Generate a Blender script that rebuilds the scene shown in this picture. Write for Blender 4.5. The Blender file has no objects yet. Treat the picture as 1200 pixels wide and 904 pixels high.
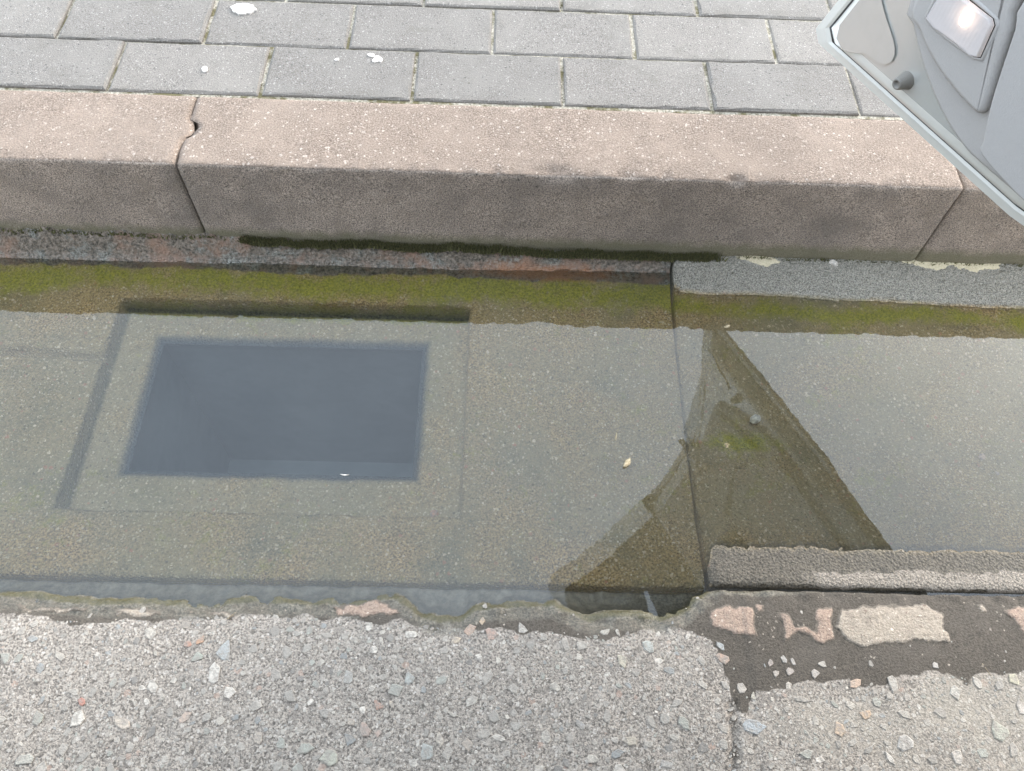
import bpy, math, random
import numpy as np
from mathutils import Vector, Matrix, noise as mnoise

random.seed(7)
RS = np.random.RandomState(7)
scene = bpy.context.scene
COL = scene.collection
R = math.radians

# ------------------------------------------------------------------ camera
# world: X along the kerb, Y away from the road, Z up, z = 0 is the water surface, kerb front face at y = 0
CAM = np.array([0.01655, -0.76759, 0.91164])
CR = np.array([0.99942273, 0.0102561, 0.03238851])
CU = np.array([-0.02561054, 0.85384621, 0.51989494])
CW = np.array([0.02232271, 0.52042431, -0.85361598])
FPX = 962.98
cd = bpy.data.cameras.new('camera')
cam = bpy.data.objects.new('camera', cd)
COL.objects.link(cam)
cam.matrix_world = Matrix(((CR[0], CU[0], -CW[0], CAM[0]), (CR[1], CU[1], -CW[1], CAM[1]), (CR[2], CU[2], -CW[2], CAM[2]), (0, 0, 0, 1)))
cd.sensor_fit = 'HORIZONTAL'
cd.sensor_width = 36
cd.lens = FPX / 1200 * 36
cd.clip_start = 0.005
cd.clip_end = 1500
scene.camera = cam

# ------------------------------------------------------------------ sky, sun, exposure
SUN_EL, SUN_AZ = 25.0, 48.0          # azimuth measured from +Y towards +X
world = bpy.data.worlds.new('World')
scene.world = world
world.use_nodes = True
wt = world.node_tree
wt.nodes.clear()
sky = wt.nodes.new('ShaderNodeTexSky')
sky.sky_type = 'NISHITA'
sky.sun_disc = False
sky.sun_elevation = R(SUN_EL)
sky.sun_rotation = R(SUN_AZ)
sky.air_density = 1.0
sky.dust_density = 5.0
sky.ozone_density = 1.0
hsv = wt.nodes.new('ShaderNodeHueSaturation')      # thin overcast: most of the blue is gone
hsv.inputs['Saturation'].default_value = 0.4
cl = wt.nodes.new('ShaderNodeMixRGB')
cl.inputs[0].default_value = 0.50
tcw = wt.nodes.new('ShaderNodeTexCoord')
cn = wt.nodes.new('ShaderNodeTexNoise'); cn.inputs['Scale'].default_value = 3.0; cn.inputs['Detail'].default_value = 4
cm = wt.nodes.new('ShaderNodeMixRGB')
cm.inputs[1].default_value = (9.4, 11.6, 14.3, 1); cm.inputs[2].default_value = (12.4, 14.2, 16.4, 1)
wt.links.new(tcw.outputs['Generated'], cn.inputs['Vector'])
wt.links.new(cn.outputs['Fac'], cm.inputs[0])
wt.links.new(cm.outputs[0], cl.inputs[2])
bg = wt.nodes.new('ShaderNodeBackground')
bg.inputs['Strength'].default_value = 0.15
wo = wt.nodes.new('ShaderNodeOutputWorld')
wt.links.new(sky.outputs[0], hsv.inputs['Color'])
wt.links.new(hsv.outputs[0], cl.inputs[1])
wt.links.new(cl.outputs[0], bg.inputs[0])
wt.links.new(bg.outputs[0], wo.inputs[0])
sd = bpy.data.lights.new('sun', 'SUN')
sd.energy = 1.0
sd.angle = R(14)
sd.color = (1.0, 0.95, 0.88)
sun = bpy.data.objects.new('sun', sd)
COL.objects.link(sun)
sdir = Vector((math.sin(R(SUN_AZ)) * math.cos(R(SUN_EL)), math.cos(R(SUN_AZ)) * math.cos(R(SUN_EL)), math.sin(R(SUN_EL))))
sun.rotation_euler = sdir.to_track_quat('Z', 'Y').to_euler()
sun.location = sdir * 20
vs = scene.view_settings
vs.view_transform = 'Standard'
vs.look = 'None'
vs.exposure = 1.32
scene.cycles.max_bounces = 6
scene.cycles.diffuse_bounces = 3
scene.cycles.glossy_bounces = 3
scene.cycles.transparent_max_bounces = 8
scene.cycles.use_adaptive_sampling = False
scene.cycles.use_denoising = True
vs.gamma = 1.0
vs.use_curve_mapping = False


# ------------------------------------------------------------------ helpers
def px(q, z=0.0):
    """photo pixel (1200 x 904) -> point on the level z"""
    d = CR * (q[0] - 600) / FPX - CU * (q[1] - 452) / FPX + CW
    return CAM + d * ((z - CAM[2]) / d[2])


def hash2(ix, iy, seed):
    h = np.sin(ix * 127.1 + iy * 311.7 + seed * 74.7) * 43758.5453
    return h - np.floor(h)


def vn(x, y, seed=0):
    ix, iy = np.floor(x), np.floor(y)
    fx, fy = x - ix, y - iy
    fx, fy = fx * fx * (3 - 2 * fx), fy * fy * (3 - 2 * fy)
    a, b = hash2(ix, iy, seed), hash2(ix + 1, iy, seed)
    c, d = hash2(ix, iy + 1, seed), hash2(ix + 1, iy + 1, seed)
    return (a + (b - a) * fx) * (1 - fy) + (c + (d - c) * fx) * fy


def fbm(x, y, freq, seed=0, octv=4, gain=0.5):
    s, amp, tot = 0.0, 1.0, 0.0
    for o in range(octv):
        s = s + amp * (vn(x * freq, y * freq, seed + o * 3.1) - 0.5)
        tot += amp
        amp *= gain
        freq *= 2.03
    return s / tot * 2


def sm(a, b, x):
    t = np.clip((x - a) / (b - a), 0, 1)
    return t * t * (3 - 2 * t)


def tag(o, label=None, cat=None, group=None, kind=None):
    if label: o['label'] = label
    if cat: o['category'] = cat
    if group: o['group'] = group
    if kind: o['kind'] = kind
    return o


def link(o, parent=None):
    COL.objects.link(o)
    if parent is not None:
        o.parent = parent
    return o


def empty(name, parent=None, loc=(0, 0, 0)):
    o = bpy.data.objects.new(name, None)
    o.empty_display_size = 0.05
    o.location = loc
    return link(o, parent)


def mesh(name, verts, faces, m, parent=None, smooth=False):
    me = bpy.data.meshes.new(name)
    me.from_pydata([tuple(map(float, v)) for v in verts], [], faces)
    me.update()
    if smooth:
        me.polygons.foreach_set('use_smooth', [True] * len(me.polygons))
    if m: me.materials.append(m)
    return link(bpy.data.objects.new(name, me), parent)


def attr(o, name, vals):
    a = o.data.attributes.new(name, 'FLOAT', 'POINT')
    a.data.foreach_set('value', np.asarray(vals, dtype=np.float32).ravel())


def cattr(o, name, vals):
    a = o.data.attributes.new(name, 'FLOAT_COLOR', 'POINT')
    v = np.asarray(vals, dtype=np.float32).reshape(-1, 3)
    a.data.foreach_set('color', np.concatenate([v, np.ones((len(v), 1), np.float32)], 1).ravel())


def grid(name, xs, ys, Z, m, parent=None, keep=None, skirt=None):
    """height field; Z has shape (len(ys), len(xs)); keep(i, j) says which cells stay"""
    nx, ny = len(xs), len(ys)
    X, Y = np.meshgrid(xs, ys)
    verts = np.stack([X, Y, Z], -1).reshape(-1, 3)
    idx = np.arange(nx * ny).reshape(ny, nx)
    q = np.stack([idx[:-1, :-1], idx[:-1, 1:], idx[1:, 1:], idx[1:, :-1]], -1).reshape(-1, 4)
    if keep is not None:
        q = q[keep.reshape(-1)]
    if ys[-1] < ys[0]:
        q = q[:, ::-1]
    nv = len(verts)
    faces = q.tolist()
    if skirt is not None:
        rim = list(idx[0, :]) + list(idx[1:, -1]) + list(idx[-1, -2::-1]) + list(idx[-2:0:-1, 0])
        low = verts[rim].copy(); low[:, 2] = skirt
        verts = np.concatenate([verts, low])
        n = len(rim)
        for k in range(n):
            a, b = rim[k], rim[(k + 1) % n]
            f = [a, b, nv + (k + 1) % n, nv + k]
            faces.append(f if ys[-1] < ys[0] else f[::-1])
    me = bpy.data.meshes.new(name)
    me.from_pydata(verts.tolist(), [], faces)
    me.polygons.foreach_set('use_smooth', [True] * len(me.polygons))
    me.materials.append(m)
    o = link(bpy.data.objects.new(name, me), parent)
    return o, len(verts), nv


def pad(v, n):
    v = np.asarray(v, dtype=np.float32).ravel()
    return np.concatenate([v, np.full(n - len(v), 0, np.float32)])


# ------------------------------------------------------------------ node helper
class NT:
    def __init__(self, name):
        self.m = bpy.data.materials.new(name)
        self.m.use_nodes = True
        self.t = self.m.node_tree
        self.t.nodes.clear()
        self.out = self.t.nodes.new('ShaderNodeOutputMaterial')
        self.pos = self.n('ShaderNodeNewGeometry').outputs['Position']

    def n(self, typ, **kw):
        nd = self.t.nodes.new(typ)
        for k, v in kw.items():
            setattr(nd, k, v)
        return nd

    def s(self, sock, v):
        if hasattr(v, 'is_output') or isinstance(v, bpy.types.NodeSocket):
            self.t.links.new(v, sock)
        elif isinstance(v, tuple) and len(v) == 3 and sock.type == 'RGBA':
            sock.default_value = (*v, 1)
        else:
            sock.default_value = v

    def noise(self, scale, detail=4, rough=0.6, co=None, w=None):
        nd = self.n('ShaderNodeTexNoise')
        self.s(nd.inputs['Vector'], co or self.pos)
        nd.inputs['Scale'].default_value = scale
        nd.inputs['Detail'].default_value = min(detail, 2 if scale > 150 else (3 if scale > 40 else 4))   # finer than a pixel otherwise
        nd.inputs['Roughness'].default_value = rough
        return nd.outputs['Fac']

    def vor(self, scale, feature='F1', co=None, rnd=1.0):
        nd = self.n('ShaderNodeTexVoronoi', feature=feature)
        self.s(nd.inputs['Vector'], co or self.pos)
        nd.inputs['Scale'].default_value = scale
        nd.inputs['Randomness'].default_value = rnd
        return nd

    def mathn(self, op, a, b=None, clamp=False):
        nd = self.n('ShaderNodeMath', operation=op, use_clamp=clamp)
        self.s(nd.inputs[0], a)
        if b is not None: self.s(nd.inputs[1], b)
        return nd.outputs[0]

    def ramp(self, f, a, b, lo=0.0, hi=1.0):
        nd = self.n('ShaderNodeMapRange', clamp=True)
        self.s(nd.inputs['Value'], f)
        for k, v in zip(('From Min', 'From Max', 'To Min', 'To Max'), (a, b, lo, hi)):
            nd.inputs[k].default_value = v
        return nd.outputs[0]

    def mix(self, f, a, b, typ='MIX'):
        nd = self.n('ShaderNodeMixRGB', blend_type=typ)
        self.s(nd.inputs[0], f); self.s(nd.inputs[1], a); self.s(nd.inputs[2], b)
        return nd.outputs[0]

    def at(self, name, col=False):
        nd = self.n('ShaderNodeAttribute', attribute_name=name)
        return nd.outputs['Color' if col else 'Fac']

    def sep(self, v):
        nd = self.n('ShaderNodeSeparateXYZ')
        self.s(nd.inputs[0], v)
        return nd.outputs

    def bump(self, h, dist, strength=1.0, normal=None):
        nd = self.n('ShaderNodeBump')
        nd.inputs['Distance'].default_value = dist
        nd.inputs['Strength'].default_value = strength
        self.s(nd.inputs['Height'], h)
        if normal: self.s(nd.inputs['Normal'], normal)
        return nd.outputs[0]

    def bsdf(self, color, rough=0.9, normal=None, tint=True, **kw):
        b = self.n('ShaderNodeBsdfPrincipled')
        if tint: color = self.mix(1.0, color, (1.07, 0.985, 0.90), 'MULTIPLY')
        self.s(b.inputs['Base Color'], color)
        self.s(b.inputs['Roughness'], rough)
        if normal: self.s(b.inputs['Normal'], normal)
        for k, v in kw.items():
            self.s(b.inputs[k.replace('_', ' ')], v)
        self.t.links.new(b.outputs[0], self.out.inputs[0])
        return self.m


def speck(t, base, scale, lo, hi, col, thr=0.28, amount=1.0):
    """voronoi grains of uneven size: cells whose random value is in lo..hi show as grains of colour col"""
    if not hasattr(t, 'warp'):
        nz = t.n('ShaderNodeTexNoise'); t.s(nz.inputs['Vector'], t.pos)
        nz.inputs['Scale'].default_value = 420; nz.inputs['Detail'].default_value = 1
        vm = t.n('ShaderNodeVectorMath', operation='SCALE'); t.s(vm.inputs[0], nz.outputs['Color']); vm.inputs['Scale'].default_value = 0.0035
        va = t.n('ShaderNodeVectorMath', operation='ADD'); t.s(va.inputs[0], t.pos); t.s(va.inputs[1], vm.outputs[0])
        t.warp = va.outputs[0]
    v = t.vor(scale, co=t.warp)
    rnd = t.sep(v.outputs['Color'])
    sel = t.mathn('MULTIPLY', t.mathn('GREATER_THAN', rnd[0], lo), t.mathn('LESS_THAN', rnd[0], hi))
    lim = t.mathn('MULTIPLY', t.mathn('ADD', t.mathn('MULTIPLY', rnd[1], 1.1), 0.35), thr)
    near = t.ramp(t.mathn('SUBTRACT', lim, v.outputs['Distance']), 0.0, 0.07)
    a = t.mathn('MULTIPLY', t.ramp(rnd[2], 0, 1, 0.45, 1.0), amount)
    return t.mix(t.mathn('MULTIPLY', t.mathn('MULTIPLY', sel, near), a), base, col)


# ------------------------------------------------------------------ materials
def mat_paver():
    t = NT('grey_paver')
    oi = t.n('ShaderNodeObjectInfo')
    f = t.noise(620, 3, 0.75)
    c = t.mix(t.ramp(f, 0.38, 0.62), (0.115, 0.111, 0.105), (0.245, 0.236, 0.226))
    c = t.mix(t.ramp(t.noise(9, 5, 0.6), 0.4, 0.75), c, (0.215, 0.21, 0.20))
    c = speck(t, c, 430, 0.80, 1.0, (0.36, 0.36, 0.355), 0.38)
    c = speck(t, c, 380, 0.0, 0.14, (0.075, 0.075, 0.075), 0.4)
    c = t.mix(1.0, c, t.mix(oi.outputs['Random'], (0.90, 0.90, 0.90), (1.06, 1.05, 1.04)), 'MULTIPLY')
    c = t.mix(t.ramp(t.noise(22, 5, 0.7), 0.54, 0.7, 0, 0.45), c, (0.13, 0.125, 0.112))
    d = t.at('edge')
    c = t.mix(t.mathn('MULTIPLY', d, t.ramp(t.noise(60, 4), 0.40, 0.75, 0, 0.45)), c, (0.12, 0.115, 0.10))
    nrm = t.bump(t.noise(600, 3, 0.7), 0.0016, 0.9)
    return t.bsdf(c, 0.9, nrm)


def mat_kerb():
    t = NT('pinkish_kerb_concrete')
    f = t.noise(480, 4, 0.75)
    top = t.mix(t.ramp(f, 0.38, 0.62), (0.128, 0.101, 0.082), (0.300, 0.248, 0.210))
    top = t.mix(t.ramp(t.noise(14, 5), 0.42, 0.72, 0, 0.75), top, (0.285, 0.235, 0.198))
    top = speck(t, top, 300, 0.84, 1.0, (0.48, 0.43, 0.39), 0.42, 0.85)
    top = speck(t, top, 170, 0.95, 1.0, (0.53, 0.50, 0.47), 0.3, 0.7)
    top = speck(t, top, 300, 0.0, 0.10, (0.13, 0.10, 0.085), 0.36)
    front = t.mix(t.ramp(t.noise(560, 4, 0.8), 0.38, 0.62), (0.13, 0.112, 0.097), (0.52, 0.45, 0.395))
    front = t.mix(t.ramp(t.noise(18, 5), 0.45, 0.8, 0, 0.7), front, (0.155, 0.14, 0.13))
    front = speck(t, front, 330, 0.92, 1.0, (0.42, 0.39, 0.36), 0.34)
    front = speck(t, front, 300, 0.0, 0.1, (0.05, 0.045, 0.042), 0.34)
    front = t.mix(t.ramp(t.noise(7, 5, 0.75), 0.44, 0.64, 0, 0.4), front, (0.12, 0.112, 0.104))
    front = t.mix(t.ramp(t.noise(28, 5, 0.7), 0.56, 0.72, 0, 0.5), front, (0.30, 0.255, 0.21))
    top = t.mix(t.ramp(t.noise(6, 5, 0.7), 0.5, 0.72, 0, 0.5), top, (0.20, 0.165, 0.14))
    g = t.at('grime')
    gw = t.mathn('ADD', g, t.mathn('MULTIPLY', t.mathn('SUBTRACT', t.noise(220, 4), 0.5), 0.6))
    c = t.mix(t.ramp(gw, 0.44, 0.56), top, front)
    mo = t.mathn('ADD', t.at('moss'), t.mathn('MULTIPLY', t.mathn('SUBTRACT', t.noise(45, 5), 0.5), 0.8))
    c = t.mix(t.ramp(mo, 0.35, 0.8, 0, 0.8), c, t.mix(t.noise(500, 3), (0.07, 0.075, 0.04), (0.22, 0.21, 0.14)))
    nrm = t.bump(t.noise(520, 4, 0.75), 0.0022, 0.9)
    return t.bsdf(c, 0.92, nrm)


def mat_gutter():
    t = NT('wet_gutter_concrete')
    z = t.sep(t.pos)[2]
    f = t.noise(380, 4, 0.75)
    c = t.mix(t.ramp(f, 0.38, 0.62), (0.16, 0.112, 0.046), (0.56, 0.41, 0.205))
    c = t.mix(t.ramp(t.noise(7, 5), 0.38, 0.68), c, t.mix(t.noise(300, 3), (0.175, 0.152, 0.085), (0.46, 0.40, 0.25)))
    c = t.mix(t.ramp(t.noise(13, 4, 0.65), 0.5, 0.68, 0, 0.6), c, t.mix(t.noise(200, 3), (0.10, 0.105, 0.055), (0.22, 0.215, 0.14)))
    silt = t.mathn('MULTIPLY', t.at('silt'), t.ramp(t.noise(17, 4, 0.65), 0.36, 0.62, 0.35, 1.0))
    c = t.mix(silt, c, t.mix(t.noise(240, 4), (0.235, 0.205, 0.13), (0.42, 0.372, 0.25)))
    c = speck(t, c, 210, 0.90, 1.0, (0.66, 0.57, 0.45), 0.36, 0.95)
    c = speck(t, c, 150, 0.94, 1.0, (0.42, 0.22, 0.14), 0.32, 0.9)
    c = speck(t, c, 400, 0.72, 1.0, (0.62, 0.55, 0.42), 0.42, 0.75)
    c = speck(t, c, 330, 0.92, 1.0, (0.66, 0.60, 0.49), 0.36, 0.9)
    c = speck(t, c, 260, 0.0, 0.1, (0.07, 0.055, 0.03), 0.36, 0.6)
    gr = t.mathn('ADD', t.at('algae'), t.mathn('MULTIPLY', t.mathn('SUBTRACT', t.noise(55, 5, 0.8), 0.5), 1.6))
    gr = t.mathn('ADD', gr, t.mathn('MULTIPLY', t.mathn('SUBTRACT', t.noise(11, 4, 0.7), 0.52), 1.8))
    c = t.mix(t.ramp(gr, 0.25, 0.95, 0, 0.9), c, t.mix(t.ramp(t.noise(320, 4, 0.75), 0.35, 0.65), (0.175, 0.19, 0.012), (0.40, 0.40, 0.035)))
    ru = t.mathn('ADD', t.at('rust'), t.mathn('MULTIPLY', t.mathn('SUBTRACT', t.noise(60, 5), 0.5), 0.9))
    c = t.mix(t.ramp(ru, 0.35, 0.9, 0, 0.8), c, t.mix(t.noise(300, 3), (0.26, 0.10, 0.04), (0.40, 0.22, 0.12)))
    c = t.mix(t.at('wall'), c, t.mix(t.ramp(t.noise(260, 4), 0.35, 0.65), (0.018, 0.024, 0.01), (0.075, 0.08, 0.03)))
    c = t.mix(t.mathn('MULTIPLY', t.at('soak'), 0.97), c, t.mix(t.ramp(t.noise(420, 4, 0.8), 0.36, 0.64), (0.018, 0.016, 0.012), (0.115, 0.102, 0.08)))
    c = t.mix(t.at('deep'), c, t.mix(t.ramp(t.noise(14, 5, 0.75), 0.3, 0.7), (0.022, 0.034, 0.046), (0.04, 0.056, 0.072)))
    # concrete standing clear of the water: pale when dry, darker where it is wet
    dry = t.mathn('ADD', t.at('dry'), t.mathn('MULTIPLY', t.mathn('SUBTRACT', t.noise(90, 5, 0.7), 0.5), 0.55))
    dryf = t.ramp(dry, 0.38, 0.62)
    dc = t.mix(t.ramp(t.noise(500, 4, 0.8), 0.36, 0.64), (0.115, 0.104, 0.088), (0.35, 0.322, 0.285))
    c = t.mix(dryf, c, dc)
    mo = t.at('mortar')
    mc = t.mix(t.ramp(t.noise(220, 5, 0.7), 0.32, 0.68), (0.05, 0.045, 0.035), (0.235, 0.205, 0.175))
    mc = t.mix(t.ramp(t.noise(26, 4), 0.5, 0.68), mc, t.mix(t.noise(320, 3), (0.16, 0.10, 0.07), (0.32, 0.22, 0.17)))
    mc = t.mix(t.ramp(t.noise(33, 4), 0.52, 0.66, 0, 0.8), mc, t.mix(t.ramp(t.noise(260, 4, 0.8), 0.38, 0.62), (0.04, 0.048, 0.043), (0.28, 0.30, 0.285)))
    c = t.mix(t.ramp(t.mathn('ADD', mo, t.mathn('MULTIPLY', t.mathn('SUBTRACT', t.noise(70, 4), 0.5), 1.0)), 0.4, 0.75), c, mc)
    c = t.mix(t.ramp(ru, 0.45, 0.95, 0, 0.7), c, t.mix(t.noise(300, 3), (0.22, 0.085, 0.035), (0.38, 0.20, 0.10)))
    wet = t.mathn('MULTIPLY', t.mathn('MULTIPLY', t.at('wet'), t.ramp(t.at('soak'), 0, 1, 1, 0.35)), t.ramp(dryf, 0, 1, 1, 0))
    c = t.mix(t.mathn('MULTIPLY', t.at('clear'), t.ramp(dryf, 0, 1, 1, 0)), c, t.mix(t.ramp(t.noise(600, 4, 0.8), 0.3, 0.7), (0.06, 0.062, 0.052), (0.47, 0.465, 0.42)))
    rough = t.ramp(wet, 0, 1, 0.85, 0.13)
    h = t.mathn('ADD', t.noise(330, 5, 0.75), t.mathn('MULTIPLY', t.ramp(t.vor(240).outputs['Distance'], 0, 0.6, 1, 0), 0.5))
    h = t.mathn('ADD', h, t.mathn('MULTIPLY', t.mathn('MULTIPLY', t.noise(150, 3, 0.6), 4.0), t.mathn('MAXIMUM', t.at('clear'), 0.0)))
    h = t.mathn('MULTIPLY', h, t.ramp(t.mathn('MULTIPLY', t.at('soak'), t.ramp(dryf, 0, 1, 1, 0)), 0, 1, 1.0, 0.7))
    nrm = t.bump(h, 0.003, 1.0)
    return t.bsdf(c, rough, nrm)


def mat_asphalt():
    t = NT('worn_asphalt')
    f = t.noise(420, 5, 0.8)
    c = t.mix(t.ramp(f, 0.37, 0.63), (0.10, 0.092, 0.084), (0.38, 0.352, 0.318))
    v = t.vor(95)
    vr = t.sep(v.outputs['Color'])
    cell = t.mix(t.ramp(vr[0], 0, 1), (0.14, 0.133, 0.125), (0.40, 0.382, 0.352))
    inside = t.ramp(t.vor(95, 'DISTANCE_TO_EDGE').outputs['Distance'], 0.06, 0.17)
    sel = t.mathn('GREATER_THAN', vr[1], 0.35)
    c = t.mix(t.mathn('MULTIPLY', t.mathn('MULTIPLY', inside, sel), t.ramp(f, 0.3, 0.6, 0.1, 0.55)), c, cell)
    c = speck(t, c, 360, 0.80, 1.0, (0.50, 0.485, 0.46), 0.42, 0.8)
    c = speck(t, c, 230, 0.78, 1.0, (0.46, 0.445, 0.42), 0.4, 0.85)
    c = speck(t, c, 260, 0.0, 0.2, (0.07, 0.065, 0.06), 0.4, 0.8)
    c = speck(t, c, 120, 0.95, 1.0, (0.36, 0.27, 0.225), 0.36, 0.6)
    dust = t.mathn('ADD', t.at('dust'), t.mathn('MULTIPLY', t.mathn('SUBTRACT', t.noise(16, 5), 0.5), 1.1))
    c = t.mix(t.ramp(dust, 0.3, 0.9, 0, 0.6), c, t.mix(t.noise(500, 4), (0.26, 0.25, 0.215), (0.42, 0.40, 0.355)))
    mud = t.mathn('ADD', t.at('mud'), t.mathn('MULTIPLY', t.mathn('SUBTRACT', t.noise(75, 5, 0.7), 0.5), 0.7))
    mc = t.mix(t.ramp(t.noise(420, 5, 0.8), 0.3, 0.7), (0.041, 0.036, 0.030), (0.12, 0.107, 0.09))
    mc = speck(t, mc, 300, 0.94, 1.0, (0.42, 0.38, 0.33), 0.34, 0.8)
    mc = t.mix(t.ramp(t.noise(20, 5), 0.5, 0.75, 0, 0.6), mc, (0.112, 0.102, 0.09))
    c = t.mix(t.ramp(mud, 0.4, 0.6), c, mc)
    wetn = t.mathn('ADD', t.at('wet'), t.mathn('MULTIPLY', t.mathn('SUBTRACT', t.noise(110, 5), 0.5), 0.5))
    wet = t.ramp(wetn, 0.35, 0.65)
    wc = t.mix(t.ramp(t.noise(330, 5, 0.75), 0.35, 0.68), (0.05, 0.047, 0.034), (0.21, 0.195, 0.155))
    wc = speck(t, wc, 330, 0.9, 1.0, (0.34, 0.28, 0.22), 0.33, 0.8)
    al = t.ramp(t.mathn('ADD', t.at('algae'), t.mathn('MULTIPLY', t.mathn('SUBTRACT', t.noise(90, 4), 0.5), 1.1)), 0.4, 0.8, 0, 0.75)
    wc = t.mix(al, wc, t.mix(t.noise(300, 3), (0.03, 0.028, 0.008), (0.10, 0.09, 0.03)))
    wc = t.mix(t.at('under'), wc, t.mix(t.ramp(t.noise(120, 4), 0.35, 0.65), (0.16, 0.15, 0.13), (0.30, 0.285, 0.25)))
    c = t.mix(wet, c, wc)
    h = t.noise(420, 5, 0.8)
    nrm = t.bump(h, 0.0012, 0.9)
    return t.bsdf(c, t.ramp(wet, 0, 1, 0.92, 0.3), nrm)


def mat_stone():
    t = NT('road_stone')
    base = t.at('col', True)
    c = t.mix(t.ramp(t.noise(500, 4, 0.75), 0.3, 0.7, 0, 0.55), base, t.mix(0.55, base, (0.15, 0.143, 0.133)))
    c = t.mix(t.ramp(t.noise(170, 4, 0.75), 0.42, 0.62, 0, 0.75), c, t.mix(t.noise(420, 4, 0.8), (0.14, 0.133, 0.123), (0.36, 0.345, 0.32)))
    return t.bsdf(c, 0.85, t.bump(t.noise(420, 4, 0.75), 0.0015, 0.8))


def mat_plain(name, a, b, scale, rough=0.9, bump=0.001, **kw):
    t = NT(name)
    c = t.mix(t.ramp(t.noise(scale, 5, 0.75), 0.3, 0.7), a, b)
    return t.bsdf(c, rough, t.bump(t.noise(scale * 1.2, 4, 0.7), bump, 0.8), **kw)


def mat_mortar(name, a, b):
    t = NT(name)
    c = t.mix(t.ramp(t.noise(420, 5, 0.8), 0.3, 0.7), a, b)
    c = speck(t, c, 300, 0.9, 1.0, (0.60, 0.54, 0.48), 0.34)
    c = speck(t, c, 260, 0.0, 0.12, (0.16, 0.12, 0.10), 0.34)
    c = t.mix(t.ramp(t.noise(50, 5), 0.55, 0.75, 0, 0.6), c, (0.17, 0.15, 0.13))
    e = t.mathn('ADD', t.at('worn'), t.mathn('MULTIPLY', t.mathn('SUBTRACT', t.noise(110, 3, 0.7), 0.5), 1.3))
    c = t.mix(t.ramp(e, 0.35, 0.75, 0, 0.9), c, (0.115, 0.103, 0.088))
    return t.bsdf(c, 0.92, t.bump(t.noise(360, 4, 0.75), 0.002, 0.9))


def mat_water():
    t = NT('still_water')
    n1 = t.bump(t.noise(22, 3, 0.55), 0.0004, 0.25)
    fr = t.n('ShaderNodeFresnel'); fr.inputs['IOR'].default_value = 1.68
    t.s(fr.inputs['Normal'], n1)
    gl = t.n('ShaderNodeBsdfGlossy'); gl.inputs['Roughness'].default_value = 0.0
    t.s(gl.inputs['Normal'], n1)
    tr = t.n('ShaderNodeBsdfTransparent'); tr.inputs[0].default_value = (0.93, 0.93, 0.87, 1)
    mu = t.n('ShaderNodeBsdfDiffuse')                          # fine silt hanging in the water
    t.s(mu.inputs[0], t.mix(t.ramp(t.noise(9, 5), 0.35, 0.7), (0.20, 0.215, 0.215), (0.30, 0.31, 0.30)))
    m1 = t.n('ShaderNodeMixShader')
    t.s(m1.inputs[0], t.ramp(t.noise(6, 4, 0.6), 0.35, 0.7, 0.01, 0.05))
    t.t.links.new(tr.outputs[0], m1.inputs[1]); t.t.links.new(mu.outputs[0], m1.inputs[2])
    m2 = t.n('ShaderNodeMixShader')
    t.t.links.new(fr.outputs[0], m2.inputs[0])
    t.t.links.new(m1.outputs[0], m2.inputs[1]); t.t.links.new(gl.outputs[0], m2.inputs[2])
    t.t.links.new(m2.outputs[0], t.out.inputs[0])
    return t.m


def mat_glass():
    t = NT('tinted_door_glass')
    fr = t.n('ShaderNodeFresnel'); fr.inputs['IOR'].default_value = 1.45
    gl = t.n('ShaderNodeBsdfGlossy'); gl.inputs['Roughness'].default_value = 0.0
    tr = t.n('ShaderNodeBsdfTransparent'); tr.inputs[0].default_value = (0.10, 0.085, 0.11, 1)
    m = t.n('ShaderNodeMixShader')
    t.t.links.new(fr.outputs[0], m.inputs[0]); t.t.links.new(tr.outputs[0], m.inputs[1]); t.t.links.new(gl.outputs[0], m.inputs[2])
    t.t.links.new(m.outputs[0], t.out.inputs[0])
    return t.m


def mat_lens():
    t = NT('lamp_lens')
    p = t.n('ShaderNodeBsdfPrincipled')
    wv = t.n('ShaderNodeTexWave'); wv.inputs['Scale'].default_value = 160
    t.s(wv.inputs['Vector'], t.pos)
    p.inputs['Base Color'].default_value = (0.72, 0.70, 0.70, 1)
    p.inputs['Roughness'].default_value = 0.18
    t.s(p.inputs['Normal'], t.bump(wv.outputs['Fac'], 0.0004, 0.2))
    tr = t.n('ShaderNodeBsdfTransparent'); tr.inputs[0].default_value = (0.95, 0.92, 0.90, 1)
    m = t.n('ShaderNodeMixShader'); m.inputs[0].default_value = 0.45
    t.t.links.new(p.outputs[0], m.inputs[1]); t.t.links.new(tr.outputs[0], m.inputs[2])
    t.t.links.new(m.outputs[0], t.out.inputs[0])
    return t.m


def mat_emit(name, col, st):
    t = NT(name)
    e = t.n('ShaderNodeEmission'); e.inputs[0].default_value = (*col, 1); e.inputs[1].default_value = st
    t.t.links.new(e.outputs[0], t.out.inputs[0])
    return t.m


def mat_brick_far():
    t = NT('paver_sheet')
    b = t.n('ShaderNodeTexBrick')
    t.s(b.inputs['Vector'], t.pos)
    b.inputs['Scale'].default_value = 1.0
    b.inputs['Brick Width'].default_value = 0.2033
    b.inputs['Row Height'].default_value = 0.1037
    b.inputs['Mortar Size'].default_value = 0.0025
    b.inputs['Color1'].default_value = (0.19, 0.19, 0.187, 1)
    b.inputs['Color2'].default_value = (0.21, 0.207, 0.205, 1)
    b.inputs['Mortar'].default_value = (0.14, 0.13, 0.10, 1)
    c = t.mix(t.ramp(t.noise(900, 3), 0.3, 0.7, 0, 0.5), b.outputs[0], (0.2, 0.2, 0.2))
    return t.bsdf(c, 0.9)


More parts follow.
